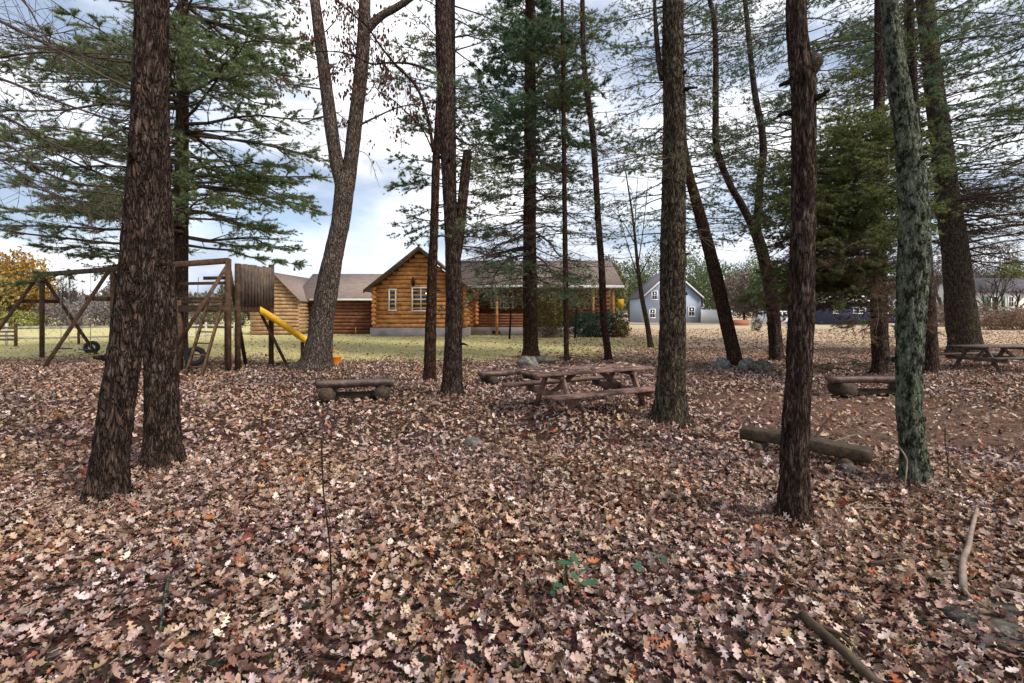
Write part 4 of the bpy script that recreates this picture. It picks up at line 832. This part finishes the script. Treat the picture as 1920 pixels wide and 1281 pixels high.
slope_roof('roof', [(xa - 1, D2 + 8.8, zE + .05), (xb + .6, D2 + 8.8, zE + .05), (xb + .6, D2 + 4, zA), (xa - 1, D2 + 4, zA)], .14, 'shingle_pale', lh)
MB().box((xa - 1, D2 - .86, zE - .12), (xb + .62, D2 - .815, zE + .07)).build('fascia', 'white', lh)
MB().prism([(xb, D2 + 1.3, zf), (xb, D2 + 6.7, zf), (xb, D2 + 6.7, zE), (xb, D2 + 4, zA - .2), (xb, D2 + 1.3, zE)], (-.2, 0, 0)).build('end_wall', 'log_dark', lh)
for x_ in (px_x(932, D2), px_x(1040, D2), px_x(1110, D2), px_x(1147, D2)): MB().tube(np.array([(x_, D2 - .5, 0), (x_, D2 - .5, zE)]), .1, 10).build('porch_post', 'log', lh)
window(lh, px_x(922, D2 + 1.2), px_x(938, D2 + 1.2), px_z(577, D2), px_z(556, D2), D2 + 1.2, 1); window(lh, px_x(944, D2 + 1.2), px_x(962, D2 + 1.2), px_z(577, D2), px_z(556, D2), D2 + 1.2, 1)
MB().box((px_x(923, D2), D2 - .33, .12), (px_x(938, D2), D2 - .31, .36)).build('vent', 'rubber', lh)
MB().tube(np.array([(px_x(776, D), D - .1, px_z(536, D)), (px_x(776, D), D - .3, px_z(528, D)), (px_x(776, D), D - .32, px_z(520, D))]), [.1, .14, .05], 10).build('porch_light', 'rubber', lh)
# log garage
D3 = 38.5; gr = thing('log_garage', 'low log garage with grey shingle roof left of the log house', 'garage', (px_x(580, D3), D3, 0))
xa, xm, xb = px_x(470, D3 - 1.5), px_x(562, D3 - 1.5), px_x(704, D3); ze2 = px_z(562, D3); xc = (xa + xm) / 2; za2 = px_z(517, D3)
mb = MB(); s2 = (za2 - ze2) / (xm - xc); logwall(mb, xa, xm, D3 - 1.5, .05, za2 - .1, .28, lambda z: (xa, xm) if z < ze2 else (xa + (z - ze2) / s2, xm - (z - ze2) / s2)); logwall_y(mb, xm, D3 - 1.6, D3, .05, ze2, .28); mb.build('log_wall', 'log_tan', gr); mb = MB(); mb.box((xa, D3 - 1.42, 0), (xm, D3 - 1.36, ze2)); mb.prism([(xa, D3 - 1.42, ze2), (xm, D3 - 1.42, ze2), (xc, D3 - 1.42, za2 - .1)], (0, .05, 0)); mb.build('chinking', 'log_dark', gr)
mb = MB(); logwall(mb, xm, xb, D3, .05, ze2, .28); mb.box((xm, D3 + .05, 0), (xb, D3 + .1, ze2)); mb.build('log_wall', 'log_dark', gr)  # set-back wall: shade below the eave is put into the log colour
for s_ in (-1, 1):
    xe = xc + s_ * (xm - xc) * 1.12; ze_ = za2 - (za2 - ze2) * 1.12
    slope_roof('roof', [(xe, D3 - 1.9, ze_ + .12), (xc, D3 - 1.9, za2 + .12), (xc, D3 + 5, za2 + .12), (xe, D3 + 5, ze_ + .12)], .1, 'shingle', gr)
zr3 = px_z(513, D3 + 3)
slope_roof('roof', [(xm - 1, D3 - .55, ze2 + .04), (xb + 1.0, D3 - .55, ze2 + .04), (xb + 1.0, D3 + 3.4, zr3), (xm - 1, D3 + 3.4, zr3)], .12, 'shingle', gr)
slope_roof('roof', [(xm - 1, D3 + 7.4, ze2), (xb + 1.0, D3 + 7.4, ze2), (xb + 1.0, D3 + 3.4, zr3 - .002), (xm - 1, D3 + 3.4, zr3 - .002)], .12, 'shingle', gr)
MB().box((xm + .35, D3 - .6, ze2 - .1), (xb + .8, D3 - .555, ze2 + .06)).build('fascia', 'white', gr)
MB().tube(np.array([(px_x(667, D3 - .3), D3 - .3, -.05), (px_x(667, D3 - .3), D3 - .3, .55)]), .04, 8).build('bollard', 'yellow', gr)

def gable_house(name, label, cat, px0, px1, pya, pye, d, depth, wall, roof, wins, group=None, ridge='y'):
    x0, x1 = px_x(px0, d), px_x(px1, d); ze, za = px_z(pye, d), px_z(pya, d); xm = (x0 + x1) / 2; root = thing(name, label, cat, (xm, d, 0), group)
    if ridge == 'y':
        MB().prism([(x0, d, -.2), (x1, d, -.2), (x1, d, ze), (xm, d, za), (x0, d, ze)], (0, depth, 0)).build('wall', wall, root)
        for xe in (x0, x1):
            ee = xm + (xe - xm) * 1.08; z_ = za - (za - ze) * 1.08; slope_roof('roof', [(ee, d - .4, z_ + .18), (xm, d - .4, za + .18), (xm, d + depth + .4, za + .18), (ee, d + depth + .4, z_ + .18)], .14, roof, root)
            MB().prism([(ee, d - .45, z_ + .2), (xm, d - .45, za + .2), (xm, d - .45, za - .12), (ee, d - .45, z_ - .12)], (0, .045, 0)).build('rake_board', 'white', root)
    else:
        MB().prism([(x0, d, -.2), (x0, d + depth, -.2), (x0, d + depth, ze), (x0, d + depth / 2, za), (x0, d, ze)], (x1 - x0, 0, 0)).build('wall', wall, root)
        for a_, b_ in ((d - .4, 1), (d + depth + .4, -1)): slope_roof('roof', [(x0 - .3, a_, ze + .12), (x1 + .3, a_, ze + .12), (x1 + .3, d + depth / 2, za + .2), (x0 - .3, d + depth / 2, za + .2)], .14, roof, root)
    for (a_, b_, t, bo) in wins: window(root, px_x(a_, d), px_x(b_, d), px_z(bo, d), px_z(t, d), d + .12, 2, .14)
    return root
gh = gable_house('grey_house', 'pale blue-grey gabled house seen either side of the thick trunk', 'house', 1206, 1314, 508, 556, 78, 9, 'grey_siding', 'roof_dark', [(1222, 1232, 546, 562), (1291, 1302, 576, 593), (1218, 1228, 580, 596), (1246, 1256, 545, 562)])
gable_house('white_house', 'cream house with dark green shuttered windows at the right edge', 'house', 1826, 1985, 520, 548, 74, 9, 'cream', 'roof_dark', [(1858, 1868, 556, 576), (1890, 1900, 556, 576), (1940, 1950, 556, 576)], ridge='x')
o = bpy.data.objects[[o.name for o in bpy.data.objects if o.name.startswith('white_house')][0]]
for x_ in (1842, 1850, 1877): MB().box((px_x(x_, 74), 73.85, px_z(576, 74)), (px_x(x_ + 6, 74), 73.93, px_z(556, 74))).build('shutter', 'green', o)
gable_house('blue_shed', 'navy blue shed with white trim between the near trunks', 'shed', 1532, 1640, 556, 568, 66, 5, 'blue_siding', 'white', [(1563, 1570, 577, 588), (1600, 1622, 577, 588)], ridge='x')
# white board fence beside the grey house
fb = thing('board_fence', 'white board fence adjoining the pale blue-grey house', 'fence', (px_x(1332, 78), 78, 0)); mb = MB()
for k in range(24): x_ = px_x(1316 + k * 1.4, 77); mb.beam((x_, 77, 0), (x_, 77, 2.1), .11, .03, ch=.1)
mb.build('board_panel', 'white', fb)
for px in (1316, 1333, 1350): MB().beam((px_x(px, 77), 77.1, -.1), (px_x(px, 77), 77.1, 2.25), .14, .14).build('post', 'white', fb)
tag(MB().box((px_x(1374, 62), 62, -.1), (px_x(1404, 62), 62.6, .72)).build('brick_wall', 'brick'), 'low red-brown brick wall across the road', 'wall')
# parked vehicles
def car(label, px, d, L_, H_, mat, seed=0, van=False):
    x = px_x(px, d); root = thing('parked_car', label, 'car', (x, d, 0), 'cars parked by the road'); w = 1.8; h0 = .35; hb = H_ * .58
    side = [(-L_ / 2, h0), (-L_ / 2, hb * .9), (-L_ * .47, hb), (-L_ * .42, hb + .02), (-L_ * (.4 if van else .28), H_ * .97), (-L_ * .2, H_), (L_ * .12, H_), (L_ * .2, H_ * .96), (L_ * .32, hb), (L_ * .46, hb * .9), (L_ / 2, hb * .75), (L_ / 2, h0)]
    MB().prism([(x + a_, d, z) for a_, z in side], (0, w, 0)).build('body', mat, root)
    for k in range(3):
        a0 = -L_ * .36 + k * L_ * .215; MB().prism([(x + a0 + .1, d - .012, hb + .04), (x + a0 + L_ * .2, d - .012, hb + .04), (x + a0 + L_ * (.17 if k == 2 else .2), d - .012, H_ * .92), (x + a0 + (.3 if k == 0 else .1), d - .012, H_ * .92)], (0, .01, 0)).build('window', 'glass', root)
    for f in (-.3, .3):
        c_ = (x + L_ * f, d + .02, .33); wh = torus(c_, .25, .09, (0, 1, 0), 'rubber', root, 'wheel'); MB().tube(np.array([(c_[0], d - .03, .33), (c_[0], d + .05, .33)]), .2, 14).build('rim', 'steel', wh)
car('silver car parked left of the navy shed', 1462, 62, 4.6, 1.9, 'car_white', van=True)
car('dark blue car parked right of the navy shed', 1668, 60, 4.8, 1.85, 'car_blue', van=True)
# split rail fence at the far left
fe = thing('rail_fence', 'pale split rail fence along the lawn behind the swing set', 'fence', (-26, 26, 0)); f0, f1 = np.array(at(-60, 640, 24.5)), np.array(at(440, 632, 29)); f0[2] = f1[2] = 0
for k in range(9):
    p = f0 + (f1 - f0) * k / 8; S(zz(p, -.2), zz(p, 1.15), .1, .1).build('post', 'railwood' if k % 3 else 'timber', fe)
    if k < 8:
        q = f0 + (f1 - f0) * (k + 1) / 8
        for z in (.38, .95): S(zz(p, z + rnd.uniform(-.02, .02)), zz(q, z + rnd.uniform(-.02, .02)), .05, .1).build('rail', 'railwood', fe)
p = np.array(ground(-2, 650)); pg = thing('picket_gate', 'weathered slatted gate panel against the rail fence at left edge', 'gate', p)
for z in (.35, .55, .75, .95): S(zz(p + np.array((-1.6, 0, 0)), z), zz(p + np.array((.8, 0, 0)), z), .03, .1).build('slat', 'timber_grey', pg)
S(zz(p + np.array((.85, 0, 0)), -.1), zz(p + np.array((.85, 0, 0)), 1.15), .11, .11).build('post', 'timber', pg)

# ------------------------------------------------------------ shrubs, hedges, far trees
def cloud(c_, rad, N, size, cols, seed, shell=.45, lump=.35, st=PLAIN_L):
    r = np.random.default_rng(seed); d = r.normal(0, 1, (N, 3)); d /= np.linalg.norm(d, axis=1)[:, None]
    lm = np.array([noise.noise(Vector(v) * 2.2 + Vector((seed, 0, 0))) for v in d]); rr_ = (1 - shell * r.random(N) ** 1.3) * (1 + lump * lm)
    P = np.array(c_) + d * rr_[:, None] * np.array(rad); P[:, 2] = np.maximum(P[:, 2], .03); c = np.array(cols)
    ti = c[r.integers(0, len(c), N)] * r.uniform(.6, 1.3, N)[:, None]; tv, tq = leaf_template(st, .3, .2)
    return scatter(tv, tq, P, euler(r.uniform(0, 6.28, N), r.uniform(0, 6.28, N), r.uniform(0, 6.28, N)), size * r.uniform(.6, 1.4, N), ti)
def bush(name, label, cat, c_, rad, N, size, cols, seed, trunk=None, group=None):
    root = thing(name, label, cat, (c_[0], c_[1], 0), group); v, q, t = cloud(c_, rad, N, size, cols, seed)
    MB().add(v, q).build('foliage' if not trunk else 'crown', 'foliage', root, tint=t); rn = random.Random(seed)
    if trunk:
        mb = MB(); mb.tube(np.array([(c_[0], c_[1], -.1), (c_[0] + .1, c_[1], c_[2] * .5), (c_[0], c_[1], c_[2])]), [trunk, trunk * .8, trunk * .4], 8); mb.build('trunk', 'bark_brown', root)
        for k in range(6): limb((c_[0], c_[1], c_[2] * .6), rn.uniform(0, 6.28), rad[0] * .9, trunk * .4, .5, .0, rn, None, 6, .4, 0, .3).build('limb', 'twig', root)
    else:
        for k in range(5): limb((c_[0], c_[1], 0), rn.uniform(0, 6.28), rad[0] * .8, .03, 1.0, .1, rn, None, 5, .4, 0, .3).build('stem', 'twig', root)
bush('hedge', 'dark green clipped hedge in front of the log house porch', 'hedge', (px_x(1120, 33.6), 33.6, .8), (2.2, .9, 1.1), 5200, .14, [(.03, .07, .045), (.05, .1, .06), (.07, .12, .08)], 301)
bush('shrub', 'olive-yellow shrub right of the reddish pine trunk', 'shrub', (px_x(1030, 33.8), 33.8, 1.7), (1.3, .9, 1.75), 3800, .13, [(.15, .13, .03), (.2, .16, .04), (.1, .1, .03)], 302)
bush('shrub', 'low grey-brown shrub at the foot of the olive-yellow shrub', 'shrub', (px_x(1025, 32.8), 32.8, .35), (1.2, .5, .5), 900, .1, [(.16, .12, .1), (.22, .17, .14)], 303)
bush('shrub', 'red-flowered shrub under the small yellow board', 'shrub', (px_x(1163, 33), 33, .55), (.65, .5, .7), 1400, .11, [(.1, .16, .04), (.3, .05, .05), (.3, .25, .06), (.07, .1, .03)], 304)
bush('ornamental_tree', 'thin-leaved pale ornamental tree in front of the log house porch', 'tree', (px_x(955, 31), 31, 3.5), (2.6, 1.6, 1.6), 1700, .12, [(.4, .34, .2), (.3, .3, .15), (.2, .17, .1)], 306, trunk=.07)
bush('ornamental_tree', 'olive-leaved small tree before the right end of the log house', 'tree', (px_x(1078, 32), 32, 3.3), (2.4, 1.6, 1.6), 1800, .12, [(.24, .25, .12), (.3, .28, .16), (.14, .15, .08)], 307, trunk=.07)
sb = thing('yellow_board', 'small yellow board on a post above the red-flowered shrub', 'sign', (px_x(1163, 34), 34, 0)); MB().beam((px_x(1163, 34), 34, -.1), (px_x(1163, 34), 34, 2.0), .07, .07).build('post', 'timber', sb); MB().box((px_x(1158, 34), 33.9, px_z(576, 34)), (px_x(1169, 34), 33.95, px_z(561, 34))).build('panel', 'yellow', sb)
bush('shrub', 'dark small shrub on the lawn right of the leaning trunk', 'shrub', (px_x(1419, 45), 45, .55), (.5, .5, .75), 800, .1, [(.07, .05, .05), (.1, .08, .07)], 305)
for k, (px, h, w) in enumerate([(1868, 1.3, 2.2), (1905, 1.5, 2.0), (1945, 1.3, 2.0)]):
    bush('bramble', ['russet bramble thicket nearest the broad pine at right', 'russet bramble thicket in front of the cream house', 'russet bramble thicket past the right edge'][k], 'shrub', (px_x(px, 47), 47, h * .5), (w * .7, .9, h * .75), 2200, .13, [(.22, .12, .08), (.28, .17, .11), (.16, .1, .07)], 310 + k, group='bramble thickets at right')
for k, (px, d, w, h, cols, lab) in enumerate([
    (110, 52, 3.2, 2.6, [(.22, .18, .18), (.28, .23, .22), (.17, .15, .12)], 'grey-mauve thicket seen under the left end of the swing beam'),
    (165, 55, 3.6, 3.0, [(.2, .17, .18), (.26, .22, .22)], 'grey thicket seen through the crossed swing legs'),
    (235, 56, 4.0, 2.8, [(.2, .17, .16), (.24, .21, .19)], 'grey-brown thicket mostly behind the crossing trunks'),
    (350, 54, 3.2, 2.6, [(.18, .17, .15), (.24, .22, .19)], 'greyish thicket seen through the fort ladder'),
    (415, 53, 2.6, 2.2, [(.14, .15, .08), (.2, .19, .11)], 'greenish thicket behind the fort posts'),
    (30, 50, 2.6, 1.7, [(.32, .3, .08), (.25, .26, .08)], 'yellow-green shrubs under the orange-yellow autumn tree'),
    (1745, 58, 2.6, 2.6, [(.22, .16, .13), (.28, .2, .16)], 'russet thicket between the lichen trunk and the broad pine'),
    (1850, 60, 3.4, 2.4, [(.24, .17, .13), (.3, .21, .16)], 'tall russet thicket hiding the left part of the cream house'),
    (1915, 58, 2.8, 2.0, [(.2, .15, .12), (.26, .19, .15)], 'brown thicket hiding the foot of the cream house at the edge')]):
    bush('thicket', lab, 'shrub', (px_x(px, d), d, h * .42), (w, 1.6, h * .72), 2600, .22, cols, 360 + k, group='thickets along the far edge of the lawn')
# leafy and evergreen trees behind the houses
FT = 'trees beyond the road'
specs = [(22, 52, 4.6, 3.7, [(.4, .2, .03), (.48, .28, .05), (.3, .2, .05)], 'orange-yellow autumn tree behind the rail fence at the left edge'),
         (-25, 50, 3.8, 3.2, [(.3, .24, .08), (.36, .27, .1)], 'yellowish tree cut off by the left edge behind the fence'),
         (1180, 92, 6.4, 4.6, [(.1, .14, .05), (.15, .18, .06), (.08, .12, .05)], 'green tree rising left of the blue-grey house'),
         (1345, 84, 6.0, 5.4, [(.12, .17, .06), (.16, .2, .06), (.08, .13, .06)], 'green tree right of the blue-grey house'),
         (1395, 76, 4.6, 3.6, [(.2, .16, .14), (.26, .2, .17)], 'grey-brown bushy tree right of the green ones across the road'),
         (1420, 92, 7.0, 4.5, [(.14, .2, .06), (.18, .22, .07)], 'bright green tree behind the dark forked trunk'),
         (1500, 90, 6.2, 5.0, [(.08, .12, .05), (.11, .14, .06)], 'dark green tree above the navy shed'),
         (1600, 96, 6.0, 5.0, [(.16, .15, .08), (.12, .13, .06)], 'olive tree behind the dark blue car'),
         (1900, 92, 6.5, 4.5, [(.2, .26, .06), (.25, .3, .08)], 'bright yellow-green tree behind the cream house'),
         (1810, 95, 6.0, 5.0, [(.2, .15, .12), (.15, .13, .09)], 'brownish tree left of the cream house'),
         (455, 62, 3.2, 3.4, [(.12, .14, .07), (.17, .17, .08)], 'greyish green tree behind the garage left end'),
         (1135, 56, 4.4, 2.6, [(.12, .15, .06), (.2, .2, .08)], 'yellow-green tree beside the end of the log house roof'),
         (1240, 100, 8.5, 6.0, [(.1, .15, .06), (.15, .19, .07)], 'tall green tree behind the blue-grey house'),
         (1290, 96, 8.0, 4.6, [(.16, .2, .07), (.12, .15, .06)], 'yellow-green tree over the right slope of the blue-grey house'),
         (1450, 70, 5.2, 3.4, [(.13, .18, .06), (.09, .13, .05)], 'fresh green tree rising over the silver car'),
         (1760, 84, 6.5, 5.0, [(.2, .15, .12), (.26, .2, .17)], 'russet grey tree between the lichen trunk and the broad pine'),
         (1860, 96, 9.0, 6.0, [(.22, .16, .13), (.17, .13, .1)], 'tall brown tree behind the cream house roof'),
         (240, 75, 4.2, 3.6, [(.22, .2, .2), (.26, .22, .22)], 'misty grey tree seen through the swing set')]
for k, (px, d, h, w, cols, lab) in enumerate(specs):
    bush('leafy_tree', lab, 'tree', (px_x(px, d), d, h), (w, w * .8, h * .78), 5200, .34, cols, 330 + k, trunk=.22, group=FT)
def bare_mesh(seed, h):
    rn = random.Random(seed); mb = MB()
    def rec(p, d, l, r, lv):
        q = p + d * l * .5 + np.array((rn.gauss(0, .03), rn.gauss(0, .03), 0)) * l; e = p + d * l + np.array((rn.gauss(0, .06), rn.gauss(0, .06), 0)) * l
        mb.tube(np.array([p, q, e]), [r, r * .85, r * .62], 6 if lv < 2 else 3, False)
        if lv >= 5: return
        for _ in range(3 if lv else 4):
            dd = d + np.array((rn.gauss(0, .45), rn.gauss(0, .45), rn.gauss(.1, .25))); dd /= np.linalg.norm(dd); s_ = p + (e - p) * rn.uniform(.55, 1); rec(s_, dd, l * rn.uniform(.55, .8), r * .55, lv + 1)
    rec(np.array((0, 0, -.2)), np.array((0, 0, 1.)), h * .36, h * .018, 0); return mb
protos = [bare_mesh(s_, 12) for s_ in (1, 2, 3)]; pobs = []
rn = random.Random(77); N_ = 0
spots_extra = [(85, 57), (125, 60), (150, 58), (195, 62), (1730, 62), (1765, 66), (1850, 64), (1872, 60), (1905, 63)]
where = ['behind the swing beam', 'behind the garage roof', 'beyond the road', 'behind the cream house']
spots = [(100, 80), (135, 95), (180, 88), (225, 100), (262, 82), (330, 90), (365, 84), (400, 98), (655, 85), (680, 78), (705, 88), (735, 95), (1430, 100), (1480, 110), (1560, 100), (1640, 95), (1760, 85), (1785, 95), (1835, 80), (1875, 88), (1915, 82), (60, 92), (20, 80), (490, 95), (560, 100), (1330, 105), (1180, 110), (1100, 95)] + spots_extra
for k, (px, d) in enumerate(spots):
    g = 0 if px < 480 else 1 if px < 800 else 2 if px < 1700 else 3
    t_ = thing('bare_tree', 'leafless grey tree in the distant row ' + where[g], 'tree', (px_x(px, d), d, 0), 'leafless trees ' + where[g])
    if k < 3: me = protos[k].build('trunk', 'bark_grey', None).data; pobs.append(me); o = bpy.data.objects[-1] if False else [o for o in bpy.data.objects if o.data == me][0]; o.parent = t_
    else: o = bpy.data.objects.new('trunk', pobs[k % 3]); COL.objects.link(o); o.parent = t_
    s_ = rn.uniform(.55, .95) * (1 if px > 480 else .75); t_.scale = (s_, s_, s_); t_.rotation_euler.z = rn.uniform(0, 6.28)
# far wood that closes the horizon
r = np.random.default_rng(99); N = 42000; x = r.uniform(-190, 190, N); y = 135 + r.uniform(0, 25, N)
hmax = 9.5 + 4.0 * np.clip(x / 120, -.7, .6) + 3.5 * np.array([noise.noise(Vector((a_ * .06, 0, 0))) + .6 * noise.noise(Vector((a_ * .25, 5, 0))) for a_ in x]); z = hmax * r.random(N) ** .8
cols = np.array([(.17, .14, .13), (.22, .18, .17), (.14, .15, .1), (.2, .2, .2)]); tv, tq = leaf_template(PLAIN_L, .3, .2)
v, q, t = scatter(tv, tq, np.stack([x, y, z], -1), euler(r.uniform(0, 6.28, N), r.uniform(0, 6.28, N), r.uniform(0, 6.28, N)), r.uniform(.6, 1.6, N), cols[r.integers(0, 4, N)] * r.uniform(.7, 1.2, N)[:, None])
tag(MB().add(v, q).build('distant_wood', 'foliage', tint=t), 'hazy grey-brown wood along the horizon', 'woods', kind='stuff')
